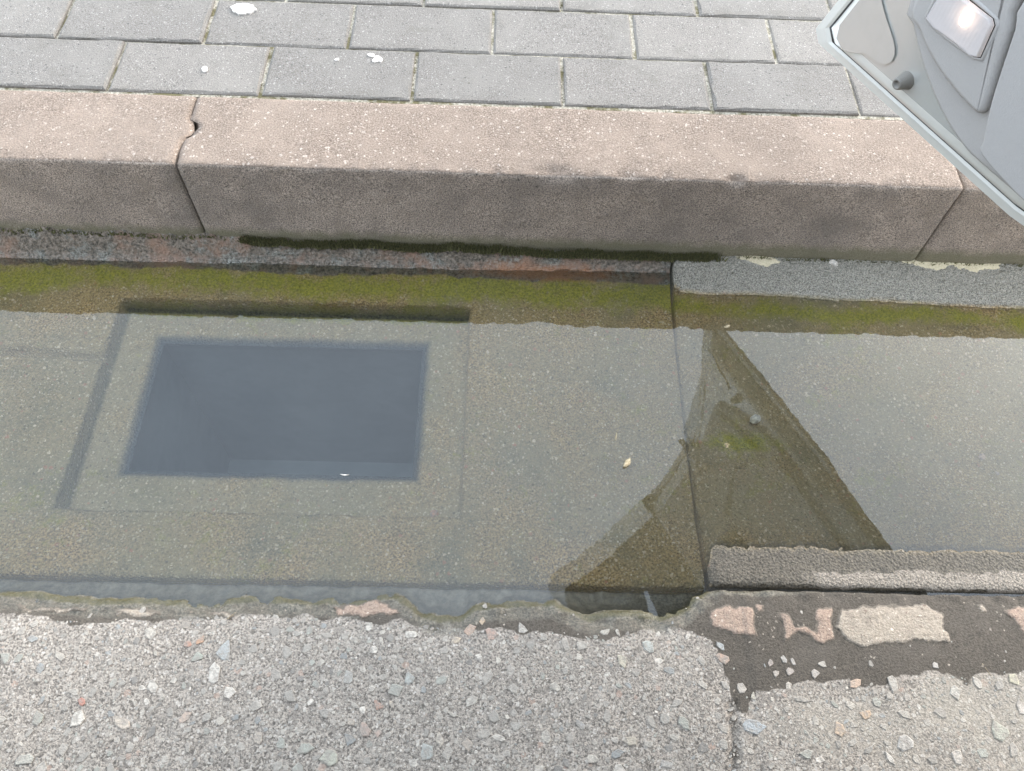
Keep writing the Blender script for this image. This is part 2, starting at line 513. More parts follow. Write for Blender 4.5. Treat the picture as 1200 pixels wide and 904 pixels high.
def mat_sand():
    t = NT('joint_sand')
    c = t.mix(t.ramp(t.noise(350, 5, 0.8), 0.3, 0.7), (0.14, 0.13, 0.10), (0.50, 0.48, 0.42))
    c = t.mix(t.ramp(t.noise(34, 4), 0.5, 0.62), c, t.mix(t.noise(300, 3), (0.05, 0.048, 0.024), (0.19, 0.17, 0.09)))
    return t.bsdf(c, 0.95, t.bump(t.noise(300, 4), 0.003, 1.0))


M = dict(paver=mat_paver(), kerb=mat_kerb(), gutter=mat_gutter(), asphalt=mat_asphalt(), stone=mat_stone(), water=mat_water(),
         glass=mat_glass(), lens=mat_lens(), far=mat_brick_far(), sand=mat_sand(),
         pink=mat_mortar('pink_mortar', (0.21, 0.155, 0.125), (0.40, 0.32, 0.265)),
         pale=mat_mortar('pale_mortar', (0.23, 0.20, 0.165), (0.40, 0.365, 0.315)),
         efflo=mat_plain('dry_lime_film', (0.42, 0.39, 0.28), (0.60, 0.56, 0.43), 400),
         moss=mat_plain('dark_moss', (0.03, 0.034, 0.012), (0.15, 0.15, 0.06), 420, 0.95, 0.003),
         drymoss=mat_plain('joint_moss', (0.05, 0.045, 0.02), (0.20, 0.175, 0.09), 420, 0.95, 0.003),
         shaft=mat_plain('shaft_murk', (0.10, 0.14, 0.18), (0.15, 0.20, 0.245), 9, 0.95),  # blue-grey haze of the silty water, put into the shaft's own colour
         soil=mat_plain('soil', (0.08, 0.07, 0.05), (0.16, 0.14, 0.10), 3),
         splash=mat_plain('white_splash', (0.62, 0.62, 0.61), (0.78, 0.78, 0.77), 300, 0.8),
         teal=mat_plain('grey_teal_mortar', (0.10, 0.12, 0.11), (0.36, 0.38, 0.36), 260, 0.45, 0.003),
         leaf=mat_plain('dead_leaf', (0.30, 0.24, 0.14), (0.52, 0.46, 0.33), 300, 0.7),
         twig=mat_plain('dry_twig', (0.14, 0.11, 0.07), (0.36, 0.31, 0.22), 300, 0.8))


def mat_paint(name, col, rough=0.22, metal=0.35, coat=1.0):
    t = NT(name)
    c = t.mix(t.ramp(t.noise(60, 5), 0.5, 0.8, 0, 0.25), col, tuple(v * 0.82 for v in col))
    return t.bsdf(c, rough, None, False, Metallic=metal, Coat_Weight=coat, Coat_Roughness=0.06)


M['paint'] = mat_paint('silver_car_paint', (0.69, 0.685, 0.65), 0.24, 0.58)
M['lip'] = mat_paint('door_hem_paint', (0.68, 0.66, 0.60), 0.35, 0.1, 0.4)


def mat_trim(name, a):
    t = NT(name)
    c = t.mix(t.noise(300, 2), a, tuple(v * 0.93 for v in a))
    return t.bsdf(c, 0.5, t.bump(t.vor(700).outputs['Distance'], 0.0004, 0.5))


M['trim'] = mat_trim('grey_door_trim', (0.40, 0.412, 0.425))
M['trim_light'] = mat_trim('light_door_trim', (0.42, 0.435, 0.452))
M['rubber'] = mat_trim('black_rubber', (0.03, 0.03, 0.03))
M['stop'] = mat_trim('grey_rubber_stop', (0.20, 0.20, 0.19))
M['bulb'] = mat_emit('lamp_bulb', (1.0, 0.80, 0.66), 5.0)
M['reflector'] = mat_plain('lamp_reflector', (0.7, 0.68, 0.68), (0.78, 0.77, 0.77), 200, 0.3)
M['seat'] = mat_plain('seat_cloth', (0.05, 0.05, 0.055), (0.09, 0.09, 0.095), 300)
M['tyre'] = mat_plain('tyre_rubber', (0.015, 0.015, 0.015), (0.03, 0.03, 0.03), 200, 0.8)

# ------------------------------------------------------------------ setting: ground and pavement
KH = 0.165
KW = 0.128
PX, PD = 0.20327, 0.10366
ground = mesh('ground', [(-400, -400, -0.45), (400, -400, -0.45), (400, 400, -0.45), (-400, 400, -0.45)], [(0, 1, 2, 3)], M['soil'])
tag(ground, kind='structure')

pav = empty('pavement')
tag(pav, kind='structure')
Y0 = KW + 0.005


def sheet(name, x0, x1, y0, y1, z, m, parent, depth=0.06):
    v = [(x0, y0, z), (x1, y0, z), (x1, y1, z), (x0, y1, z)]
    v += [(a, b, z - depth) for a, b, _ in v]
    return mesh(name, v, [(0, 1, 2, 3), (0, 4, 5, 1), (1, 5, 6, 2), (2, 6, 7, 3), (3, 7, 4, 0)], m, parent)


NROW = 8
XL, XR = -1.45, 1.75
sheet('joint_sand', XL, XR, KW + 0.001, Y0 + NROW * PD, KH - 0.0040, M['sand'], pav)
sheet('paving_sheet', XL, XR, Y0 + NROW * PD + 0.001, 4.0, KH - 0.001, M['far'], pav)
sheet('paving_sheet', -30, XL - 0.002, KW + 0.001, 4.0, KH - 0.001, M['far'], pav)
sheet('paving_sheet', XR + 0.002, 30, KW + 0.001, 4.0, KH - 0.001, M['far'], pav)


def paver_mesh(k):
    w, d = PX - 0.0035 - 0.001 * (k % 3), PD - 0.003 - 0.0006 * (k % 2)
    ch, dz = 0.0034, 0.0024
    n = 5
    rings = [(0, -0.055, 1), (0, -dz, 1), (ch * 0.45, -dz * 0.35, 0.9), (ch, 0, 0.6), (ch + 0.012, 0.0, 0.0)]
    verts, faces, ed = [], [], []
    rr = random.Random(k)

    def ring(inset, z, e):
        pts = []
        a, b = w / 2 - inset, d / 2 - inset
        for (p, q, cnt) in (((-a, -b), (a, -b), 10), ((a, -b), (a, b), 5), ((a, b), (-a, b), 10), ((-a, b), (-a, -b), 5)):
            for i in range(cnt):
                f = i / cnt
                x, y = p[0] + (q[0] - p[0]) * f, p[1] + (q[1] - p[1]) * f
                j = 0.0009 if 0 < e < 0.95 else 0.0003
                pts.append((x + rr.uniform(-j, j), y + rr.uniform(-j, j), z + (rr.uniform(-j, j) if e else 0) * 0.6))
        return pts
    for (i, z, e) in rings:
        p = ring(i, z, e)
        verts += p
        ed += [e] * len(p)
    m = 30
    for r_ in range(len(rings) - 1):
        for i in range(m):
            faces.append((r_ * m + i, r_ * m + (i + 1) % m, (r_ + 1) * m + (i + 1) % m, (r_ + 1) * m + i))
    faces.append(tuple(range((len(rings) - 1) * m, len(rings) * m)))
    o = mesh('paver', verts, faces, M['paver'])
    attr(o, 'edge', ed)
    return o


protos = [paver_mesh(k) for k in range(6)]
x_row = [-0.5096, -0.6072, -0.5074]
pi = 0
for row in range(NROW):
    xj = x_row[row] if row < 3 else x_row[row % 2] + random.uniform(-0.004, 0.004)
    for i in range(-4, 11):
        cx = xj + PX * (i + 0.5)
        if cx - PX / 2 < XL or cx + PX / 2 > XR:
            continue
        if pi < 6:
            o = protos[pi]
            o.parent = pav
        else:
            o = protos[pi % 6].copy()
            link(o, pav)
        o.location = (cx + random.uniform(-0.0008, 0.0008), Y0 + PD * (row + 0.5) + random.uniform(-0.0006, 0.0006), KH + random.uniform(-0.0015, 0.001))
        o.rotation_euler = (random.uniform(-0.006, 0.006), random.uniform(-0.004, 0.004), random.uniform(-0.006, 0.006) + (math.pi if pi % 2 else 0))
        pi += 1


def blob(name, pts, z, th, m, parent, seed=0, sub=8, rag=0.0012, zf=None):
    """thin irregular patch: outline pts (x, y) made ragged, bevelled top, real thickness"""
    rr = random.Random(seed)
    out = []
    n = len(pts)
    for k in range(n):
        a, b = np.array(pts[k][:2]), np.array(pts[(k + 1) % n][:2])
        L = np.linalg.norm(b - a)
        cnt = max(2, int(L / 0.0035))
        nrm = np.array([b[1] - a[1], a[0] - b[0]]) / max(L, 1e-6)
        for i in range(cnt):
            f = i / cnt
            p = a + (b - a) * f
            w = mnoise.noise(Vector((p[0] * 160, p[1] * 160, seed))) * 2.2 + rr.uniform(-0.8, 0.8)
            out.append(p + nrm * w * rag)
    cen = np.mean(out, 0)
    n = len(out)
    zz = (lambda x, y: z) if zf is None else (lambda x, y: float(zf(x, y)) + z)
    V = [(p[0], p[1], zz(*p) - 0.004) for p in out] + [(p[0], p[1], zz(*p) + th * 0.6) for p in out]
    inn = [cen + (p - cen) * (1 - min(0.3, 0.002 / max(1e-4, np.linalg.norm(p - cen)))) for p in out]
    V += [(p[0], p[1], zz(*p) + th) for p in inn]
    mid = [cen + (p - cen) * 0.5 for p in out]
    V += [(p[0], p[1], zz(*p) + th + rr.uniform(-0.0003, 0.0004)) for p in mid]
    V.append((cen[0], cen[1], zz(*cen) + th))
    F = []
    for r_ in range(3):
        for i in range(n):
            F.append((r_ * n + i, r_ * n + (i + 1) % n, (r_ + 1) * n + (i + 1) % n, (r_ + 1) * n + i))
    for i in range(n):
        F.append((3 * n + i, 3 * n + (i + 1) % n, 4 * n))
    # orientation: make sure the outline runs counter-clockwise
    ar = sum(out[i][0] * out[(i + 1) % n][1] - out[(i + 1) % n][0] * out[i][1] for i in range(n))
    if ar < 0: F = [f[::-1] for f in F]
    return mesh(name, V, F, m, parent, smooth=False)


for k, (cx, cy, rx, ry) in enumerate([(285, 12, 14, 7), (442, 70, 6, 4), (435, 65, 4, 2), (240, 82, 4, 3), (395, 70, 3, 1.5)]):
    pts = []
    for a in range(9):
        an = a / 9 * 2 * math.pi
        rj = random.uniform(0.7, 1.15)
        pts.append(px((cx + rx * rj * math.cos(an), cy + ry * rj * math.sin(an)), KH))
    blob('stain', pts, KH + 0.0008, 0.0006, M['splash'], pav, 40 + k)

# ------------------------------------------------------------------ kerb
kerb = empty('kerb')
tag(kerb, kind='structure')
XJ0, XJ1 = -0.3888, 0.6127


def kerb_stone(x0, x1, seed, notch=None, tongue=None, step=0.006):
    prof = []                                   # (y, z, grime)
    for z in np.linspace(-0.12, 0.0, 4)[:-1]: prof.append((0, z, 1))
    for z in np.linspace(0.0, KH - 0.0053, 27): prof.append((0, z, 1))
    rad = 0.005
    for a in np.linspace(0, 90, 7)[1:-1]:
        an = R(a)
        prof.append((rad - rad * math.cos(an), KH - rad + rad * math.sin(an), 1.0 if a < 40 else (0.5 if a < 55 else 0)))
    for y in np.linspace(rad, KW - 0.004, 21): prof.append((y, KH, 0))
    prof += [(KW - 0.001, KH - 0.002, 0), (KW, KH - 0.006, 0), (KW, -0.12, 0)]
    prof = np.array(prof)
    nx = int(round((x1 - x0) / step)) + 1
    xs = np.linspace(x0, x1, nx)
    P, Xg = np.meshgrid(np.arange(len(prof)), xs)
    Y, Zz = prof[P, 0].copy(), prof[P, 1].copy()
    X = Xg.copy()
    g = np.clip(prof[P, 2], 0, 1)
    s = seed
    amp = fbm(X, Y + Zz * 1.3, 9, s, 3) * 0.0013 + fbm(X, Y + Zz * 1.3, 90, s + 5, 3) * 0.0011
    top = (Zz > KH - 0.004)
    front = (Y < 0.001) & (Zz > 0)
    corner = (Y < 0.02) & (Zz > 0.135)
    chip = np.clip(fbm(X, X * 0 + s, 28, s + 9, 4) - 0.34, 0, 1) * 0.008 + np.clip(fbm(X, X * 0 + s, 75, s + 11, 3) - 0.12, 0, 1) * 0.006
    Zz = Zz + np.where(top, amp, 0)
    Y = Y - np.where(front, amp, 0)
    wgt = np.exp(-((Y - 0.003) ** 2 + (Zz - KH) ** 2) / 0.0075 ** 2)
    Y = Y + np.where(corner, chip * wgt, 0)
    Zz = Zz - np.where(corner, chip * wgt, 0)
    if seed == 2:                                # one larger chipped spot on the arris
        w2 = np.exp(-((X - 0.085) / 0.028) ** 2) * np.exp(-((Y - 0.003) ** 2 + (Zz - KH) ** 2) / 0.012 ** 2)
        Y, Zz = Y + w2 * 0.006, Zz - w2 * 0.006
    # worn ends
    endd = np.minimum(X - x0, x1 - X)
    rnd = np.clip(1 - endd / 0.004, 0, 1) ** 2
    Zz -= np.where(top, rnd * 0.0022, 0)
    Y += np.where(front, rnd * 0.002, 0)
    yy = prof[P, 0]
    shape = lambda y: np.where((np.abs(y - 0.066) < 0.0155), np.sqrt(np.clip(0.0155 ** 2 - (y - 0.066) ** 2, 0, 1)), 0)
    if notch is not None:
        fade = np.clip(1 - (X - x0) / 0.06, 0, 1)
        X = X + (shape(yy) * notch + fbm(yy, yy * 0, 40, 3, 2) * 0.0014) * fade * (prof[P, 1] > 0.1)
    if tongue is not None:
        fade = np.clip(1 - (x1 - X) / 0.06, 0, 1)
        X = X + (shape(yy + 0.003) * tongue + fbm(yy, yy * 0, 40, 3, 2) * 0.0014) * fade * (prof[P, 1] > 0.1)
    verts = np.stack([X, Y, Zz], -1).reshape(-1, 3)
    n = len(prof)
    idx = np.arange(nx * n).reshape(nx, n)
    F = np.stack([idx[:-1, :-1], idx[1:, :-1], idx[1:, 1:], idx[:-1, 1:]], -1).reshape(-1, 4).tolist()
    F.append(list(idx[0, ::1])); F.append(list(idx[-1, ::-1]))
    o = mesh('kerb_stone', verts, F, M['kerb'], kerb, True)
    attr(o, 'grime', g)
    attr(o, 'moss', np.clip(1 - (prof[P, 1] - 0.03) / 0.034, 0, 1) * (g > 0.5))
    return o


kerb_stone(XJ0 - 1.0, XJ0 - 0.0014, 1, tongue=0.75)
ks = kerb_stone(XJ0 + 0.0012, XJ1 - 0.0013, 2, notch=1.0)
kerb_stone(XJ1 + 0.0014, XJ1 + 1.0, 3)
for k in (-4, -3, -2, 2, 3, 4):
    kerb_stone(XJ0 + k * 1.003 + 0.0015, XJ0 + (k + 1) * 1.003 - 0.0015, 20 + k, step=0.02)

# ------------------------------------------------------------------ gutter slabs
SLAB_NEAR = -0.474
JX = 0.266


def lerp(x, tab):
    tab = sorted(tab)
    return np.interp(x, [a for a, _ in tab], [b for _, b in tab])


# inlet slab: recess corners and drain mouth, from the photograph onto the level they lie on
RX0, RX1 = -0.500, -0.020
RY1, RY0 = -0.078, -0.388
HX0, HX1, HY1, HY0 = -0.446, -0.078, -0.126, -0.331
DL = -0.038                                     # ledge level in the recess


def axis(lo, hi, step, cuts=()):
    a = list(np.arange(lo, hi, step)) + [hi]
    a = [v for v in a if all(abs(v - c) > step * 0.6 for c in cuts)]
    for c in cuts: a += [c - 0.0018, c + 0.0018]
    return np.array(sorted(a))


def inlet_z(X, Y):
    z = lerp(Y, [(0.012, 0.030), (-0.002, 0.028), (-0.008, 0.018), (-0.018, 0.0015), (-0.03, -0.005), (-0.06, -0.012), (-0.085, -0.016), (-0.25, -0.018), (-0.39, -0.015),
                 (-0.43, -0.009), (-0.462, -0.0045), (-0.470, -0.0045), (-0.474, -0.007)])
    lump = sm(-0.03, -0.008, Y)
    z = z + lump * (fbm(X, Y, 26, 5, 4) * 0.006 + fbm(X, Y, 110, 6, 3) * 0.004 + (0.5 - np.abs(fbm(X, Y, 45, 12, 3))) * 0.007 * sm(-0.15, -0.4, X)) * sm(0.24, 0.1, X)
    z = z - lump * 0.006 * sm(0.0, 0.2, X) + lump * 0.006 * sm(-0.25, -0.5, X)
    z = z + fbm(X, Y, 14, 8, 4) * 0.0016 + fbm(X, Y, 150, 9, 2) * 0.0006
    # step left of the recess, along the kerb
    st = sm(-0.494, -0.500, X + fbm(X, Y, 30, 2, 2) * 0.003) * np.exp(-((Y + 0.168 + (X + 0.6) * 0.05) / 0.004) ** 2)
    z = z - st * 0.016
    wob = fbm(X, Y, 35, 4, 3) * 0.0018
    rec = sm(RX0 - 0.002, RX0 + 0.002, X + wob) * sm(RX1 + 0.002, RX1 - 0.002, X + wob * 0.7) * sm(RY0 - 0.002, RY0 + 0.002, Y + wob) * sm(RY1 + 0.002, RY1 - 0.002, Y + wob)
    z = z * (1 - rec) + rec * (DL + fbm(X, Y, 40, 7, 3) * 0.0012)
    ed = np.maximum.reduce([HX0 - X, X - HX1, HY0 - Y, Y - HY1]) + fbm(X, Y, 30, 71, 3) * 0.002
    return z - sm(0.004, -0.004, ed) * rec * 0.006, rec


slab = empty('gutter_slab', None, (0, 0, 0))
tag(slab, 'flooded concrete gutter slab with a rectangular sunken drain opening', 'drain slab')
xs = axis(-0.74, JX - 0.002, 0.0045, (RX0, RX1, HX0 + 0.004, HX1 - 0.004))
ys = axis(SLAB_NEAR, 0.010, 0.0042, (RY0, RY1, HY0 + 0.004, HY1 - 0.004))[::-1]
Xg, Yg = np.meshgrid(xs, ys)
Zg, rec = inlet_z(Xg, Yg)
xm, ym = (xs[:-1] + xs[1:]) / 2, (ys[:-1] + ys[1:]) / 2
XM, YM = np.meshgrid(xm, ym)
IN = 0.004
hole = (XM > HX0 + IN) & (XM < HX1 - IN) & (YM > HY0 + IN) & (YM < HY1 - IN)
o, nv, nr = grid('slab_body', xs, ys, Zg, M['gutter'], slab, keep=~hole, skirt=-0.14)
w1 = fbm(Xg, Yg, 12, 21, 4)
alg = np.exp(-((Yg + 0.048 + w1 * 0.012) / 0.026) ** 2) * 1.0 + rec * sm(RY1 - 0.03, RY1 - 0.002, Yg) * 0.75
alg = np.maximum(alg, 0.10 + 0.25 * w1) * sm(0.005, -0.012, Yg + w1 * 0.004)
alg = np.maximum(alg, 0.75 * np.exp(-(((Xg + 0.66) / 0.03) ** 2 + ((Yg + 0.26) / 0.03) ** 2)))
attr(o, 'algae', pad(alg, nv))
silt = np.maximum(rec * 0.85, 0.45 * sm(-0.09, -0.16, Yg)) * sm(-0.44, -0.38, Yg)
attr(o, 'silt', pad(silt, nv))
attr(o, 'rust', pad(np.exp(-((Yg + 0.022) / 0.013) ** 2) * (0.35 + 0.75 * np.exp(-((Xg - 0.09) / 0.12) ** 2)) * sm(0.25, 0.18, Xg), nv))
attr(o, 'dry', pad(np.zeros_like(Xg), nv))
attr(o, 'mortar', pad(sm(-0.037, -0.026, Yg + fbm(Xg, Yg, 30, 33, 3) * 0.006), nv))
attr(o, 'wet', pad(sm(0.009, 0.002, Zg) * 0.9, nv))
attr(o, 'clear', pad(np.zeros_like(Zg), nv))
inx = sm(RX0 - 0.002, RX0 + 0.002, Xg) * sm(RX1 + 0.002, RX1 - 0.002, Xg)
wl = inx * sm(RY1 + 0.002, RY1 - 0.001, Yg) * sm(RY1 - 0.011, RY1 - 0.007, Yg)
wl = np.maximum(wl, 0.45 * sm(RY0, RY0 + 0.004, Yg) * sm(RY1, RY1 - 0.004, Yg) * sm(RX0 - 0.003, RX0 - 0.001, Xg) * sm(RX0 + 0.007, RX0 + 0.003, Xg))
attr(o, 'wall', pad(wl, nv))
attr(o, 'soak', pad(np.zeros_like(Xg), nv))
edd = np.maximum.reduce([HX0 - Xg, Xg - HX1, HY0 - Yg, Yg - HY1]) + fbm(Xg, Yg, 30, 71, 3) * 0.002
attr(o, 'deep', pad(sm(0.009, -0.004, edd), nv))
# the shaft below the drain mouth
V, F = [], []
for zz, e in ((DL - 0.0055, -0.0022), (DL - 0.02, 0.0), (-0.42, 0.002)):
    V += [(HX0 - e, HY0 - e, zz), (HX1 + e, HY0 - e, zz), (HX1 + e, HY1 + e, zz), (HX0 - e, HY1 + e, zz)]
for r_ in range(2):
    for i in range(4):
        F.append((r_ * 4 + i, r_ * 4 + 4 + i, r_ * 4 + 4 + (i + 1) % 4, r_ * 4 + (i + 1) % 4))
F.append((8, 9, 10, 11))
mesh('drain_shaft', V, F, M['shaft'], slab)


def dish_z(X, Y, X0=JX):
    u = np.clip((X - X0) / 0.45, 0, 1.2)
    yy = Y + 0.013 * u * sm(-0.16, -0.04, Y) * sm(0.01, -0.02, Y)
    z = lerp(yy, [(0.012, 0.022), (-0.004, 0.020), (-0.03, 0.009), (-0.046, 0.002), (-0.056, -0.0025), (-0.08, -0.008), (-0.15, -0.020), (-0.25, -0.025),
                  (-0.35, -0.014), (-0.412, -0.0025), (-0.427, 0.0004), (-0.445, 0.0028), (-0.466, 0.0062), (-0.471, 0.0058), (-0.474, 0.004)])
    return z + fbm(X, Y, 16, 41, 4) * np.where(Y < -0.38, 0.0005, 0.0013) + fbm(X, Y, 170, 42, 2) * 0.0008


dish = empty('gutter_slab')
tag(dish, 'plain dished concrete gutter slab with a pale dry rim along the road', 'gutter slab')
xs = axis(JX + 0.002, JX + 1.004, 0.0045)
ys = axis(SLAB_NEAR, 0.010, 0.0042)[::-1]
Xd, Yd = np.meshgrid(xs, ys)
Zd = dish_z(Xd, Yd)
# worn arris at the slab joint
Zd -= 0.004 * np.exp(-((Xd - JX - 0.002) / 0.006) ** 2)
o, nv, nr = grid('slab_body', xs, ys, Zd, M['gutter'], dish, skirt=-0.14)
w1 = fbm(Xd, Yd, 12, 51, 4)
alg = np.exp(-((Yd + 0.068 + 0.013 * (Xd - JX) / 0.45 + w1 * 0.008) / 0.014) ** 2) * 0.95
spot = px((865, 518), -0.02)
alg = np.maximum(alg, 1.0 * np.exp(-(((Xd - spot[0]) / 0.05) ** 2 + ((Yd - spot[1]) / 0.015) ** 2)))
alg = np.maximum(alg, 0.08 + 0.25 * w1)
alg *= sm(0.004, -0.001, Zd)
attr(o, 'algae', pad(alg, nv))
attr(o, 'silt', pad(0.85 * sm(-0.07, -0.13, Yd) * sm(-0.42, -0.38, Yd) * (0.7 + 0.6 * w1), nv))
attr(o, 'wall', pad(np.zeros_like(Xd), nv))
attr(o, 'rust', pad(np.zeros_like(Xd), nv))
attr(o, 'soak', pad(sm(-0.002, 0.001, Zd) * (Yd < -0.2), nv))
drym = sm(0.0030, 0.0052, Zd + fbm(Xd, Yd, 40, 61, 3) * 0.0012) * (Yd < -0.2) * sm(JX + 0.04, JX + 0.20, Xd)
attr(o, 'dry', pad(drym, nv))
attr(o, 'mortar', pad(np.zeros_like(Xd), nv))
attr(o, 'wet', pad(np.where(Zd > -0.001, sm(0.028, 0.010, Zd), 0.3), nv))
attr(o, 'clear', pad(sm(-0.001, 0.0025, Zd) * np.where(Yd < -0.2, 0.0, 1.0), nv))
lime = []
for pts, k in (([(862, 303), (900, 303), (912, 309), (895, 311), (878, 307)], 0), ([(1056, 308), (1100, 307), (1122, 309), (1098, 317), (1074, 312)], 1), ([(1112, 309), (1172, 311), (1166, 316), (1140, 319), (1122, 315)], 2)):
    q = [px(p, 0.018) for p in pts]
    lime.append((q, k))
for k, (dx, lab) in enumerate(((1.004, 'dished concrete gutter slab past the car door hinge'), (-2.012, 'dished concrete gutter slab on the far side of the drain slab'))):
    r2 = empty('gutter_slab'); r2.location.x = dx
    tag(r2, lab, 'gutter slab')
    c2 = bpy.data.objects.new('slab_body', o.data); link(c2, r2)

# ------------------------------------------------------------------ water
wat = mesh('water', [(-1.9, -0.62, 0), (2.4, -0.62, 0), (2.4, 0.02, 0), (-1.9, 0.02, 0)], [(0, 1, 2, 3)], M['water'])
tag(wat, kind='structure')

# ------------------------------------------------------------------ road
shore = [px(q) for q in [(-120, 694), (0, 692), (60, 696), (110, 703), (180, 701), (230, 705), (300, 699), (345, 701), (420, 703), (463, 695), (478, 705), (495, 718), (515, 724), (540, 722), (556, 711), (575, 707), (610, 705), (645, 704), (668, 714), (690, 722), (712, 717), (740, 716), (775, 721), (800, 712), (818, 697), (830, 690)]]
SX, SY = [s_[0] for s_ in shore] + [0.29, 3.0], [s_[1] for s_ in shore] + [-0.468, -0.468]
mudl = [px(q) for q in [(-150, 724), (0, 724), (100, 730), (200, 728), (300, 722), (420, 728), (500, 736), (560, 744), (640, 742), (700, 748), (760, 742), (800, 740), (828, 750), (840, 775), (850, 800), (860, 838), (872, 838), (882, 812), (905, 806), (940, 800), (990, 803), (1030, 806), (1080, 794), (1130, 798), (1200, 790), (1330, 790)]]
MX, MY = [s_[0] for s_ in mudl], [s_[1] for s_ in mudl]


def road_z(X, Y):
    t = np.interp(X, SX, SY) - Y
    z = np.where(t > 0, 0.0125 * (1 - np.exp(-np.maximum(t, 0) / 0.03)), -0.011 * (1 - np.exp(np.minimum(t, 0) / 0.010)))
    nearw = sm(0.03, 0.012, t)
    z = z + fbm(X, Y, 22, 81, 4) * 0.0018 + fbm(X, Y, 75, 82, 4) * (0.0005 + 0.0048 * nearw)
    z = z + 0.0006 + np.where(X > 0.3, 0.0015, 0)
    return z


road = empty('road')
tag(road, kind='structure')
RXL, RXR, RYN, RYF = -0.95, 1.15, -1.0, -0.4795
xs = axis(RXL, RXR, 0.0042)
ys = np.concatenate([np.arange(RYF, -0.72, -0.0032), np.arange(-0.723, RYN, -0.012), [RYN]])
Xr, Yr = np.meshgrid(xs, ys)
Zr = road_z(Xr, Yr)
crk = px((856, 880)); cr0 = px((856, 835))
cx_line = cr0[0] + (Yr - cr0[1]) / (crk[1] - cr0[1]) * (crk[0] - cr0[0]) + fbm(Xr * 0, Yr, 40, 91, 3) * 0.004
Zr -= 0.006 * np.exp(-((Xr - cx_line) / 0.0035) ** 2) * (Yr < cr0[1] + 0.01)
o, nv, nr = grid('asphalt', xs, ys, Zr, M['asphalt'], road, skirt=-0.14)
mudb = np.interp(Xr, MX, MY)
attr(o, 'mud', pad(sm(-0.006, 0.006, Yr - mudb + fbm(Xr, Yr, 38, 92, 4) * 0.013), nv))
tt = np.interp(Xr, SX, SY) - Yr
wet = sm(0.016, 0.004, tt + fbm(Xr, Yr, 50, 95, 3) * 0.006) * sm(0.36, 0.24, Xr)
wet = np.maximum(wet, 0.53 * sm(0.34, 0.24, Xr) * sm(0.035, 0.018, tt))
wet = np.maximum(wet, 0.62 * sm(-0.492, -0.482, Yr + fbm(Xr, Yr, 60, 96, 2) * 0.003) * sm(0.5, 0.3, Xr))
attr(o, 'wet', pad(wet, nv))
attr(o, 'algae', pad(np.exp(-((tt - 0.003) / 0.006) ** 2) * sm(0.3, 0.24, Xr), nv))
attr(o, 'under', pad(sm(0.001, -0.004, Zr) * sm(0.22, 0.10, Xr) * 0.9, nv))
attr(o, 'dust', pad(0.35 * sm(0.02, -0.06, Yr - mudb) * sm(-0.09, -0.02, Yr - mudb) + 0.5 * sm(0.18, 0.50, Xr), nv))
sheet('asphalt_sheet', -40, 40, -8.0, RYN - 0.001, 0.0125, M['asphalt'], road)
sheet('asphalt_sheet', -40, RXL - 0.001, RYN, RYF, 0.0125, M['asphalt'], road)
sheet('asphalt_sheet', RXR + 0.001, 40, RYN, RYF, 0.0125, M['asphalt'], road)

# mortar left on the strip beside the slab edge
rem = [
    ([(830, 719), (852, 712), (882, 713), (880, 722), (884, 745), (858, 742), (834, 736)], 'pink'),
    ([(884, 712), (893, 711), (894, 719), (886, 720)], 'pink'),
    ([(912, 720), (922, 722), (932, 738), (946, 739), (954, 745), (956, 718), (972, 714), (976, 750), (962, 756), (944, 746), (930, 744), (916, 753), (918, 742)], 'pink'),
    ([(984, 715), (1010, 711), (1048, 711), (1082, 708), (1104, 722), (1104, 738), (1113, 756), (1080, 752), (1050, 757), (1034, 753), (1010, 760), (992, 752), (978, 738)], 'pale'),
    ([(1177, 716), (1190, 711), (1240, 712), (1240, 740), (1200, 752), (1192, 735)], 'pink'),
    ([(388, 712), (420, 706), (440, 703), (462, 712), (468, 719), (430, 722), (396, 722)], 'pink'),
    ([(20, 709), (36, 713), (70, 712), (100, 713), (98, 717), (60, 716), (30, 716)], 'pale'),
    ([(135, 714), (160, 712), (190, 718), (176, 721), (140, 719)], 'pale'),
    ([(245, 716), (275, 719), (272, 723), (250, 721)], 'pale'),
    ([(1145, 711), (1152, 709), (1157, 719), (1150, 720)], 'pale'),
]
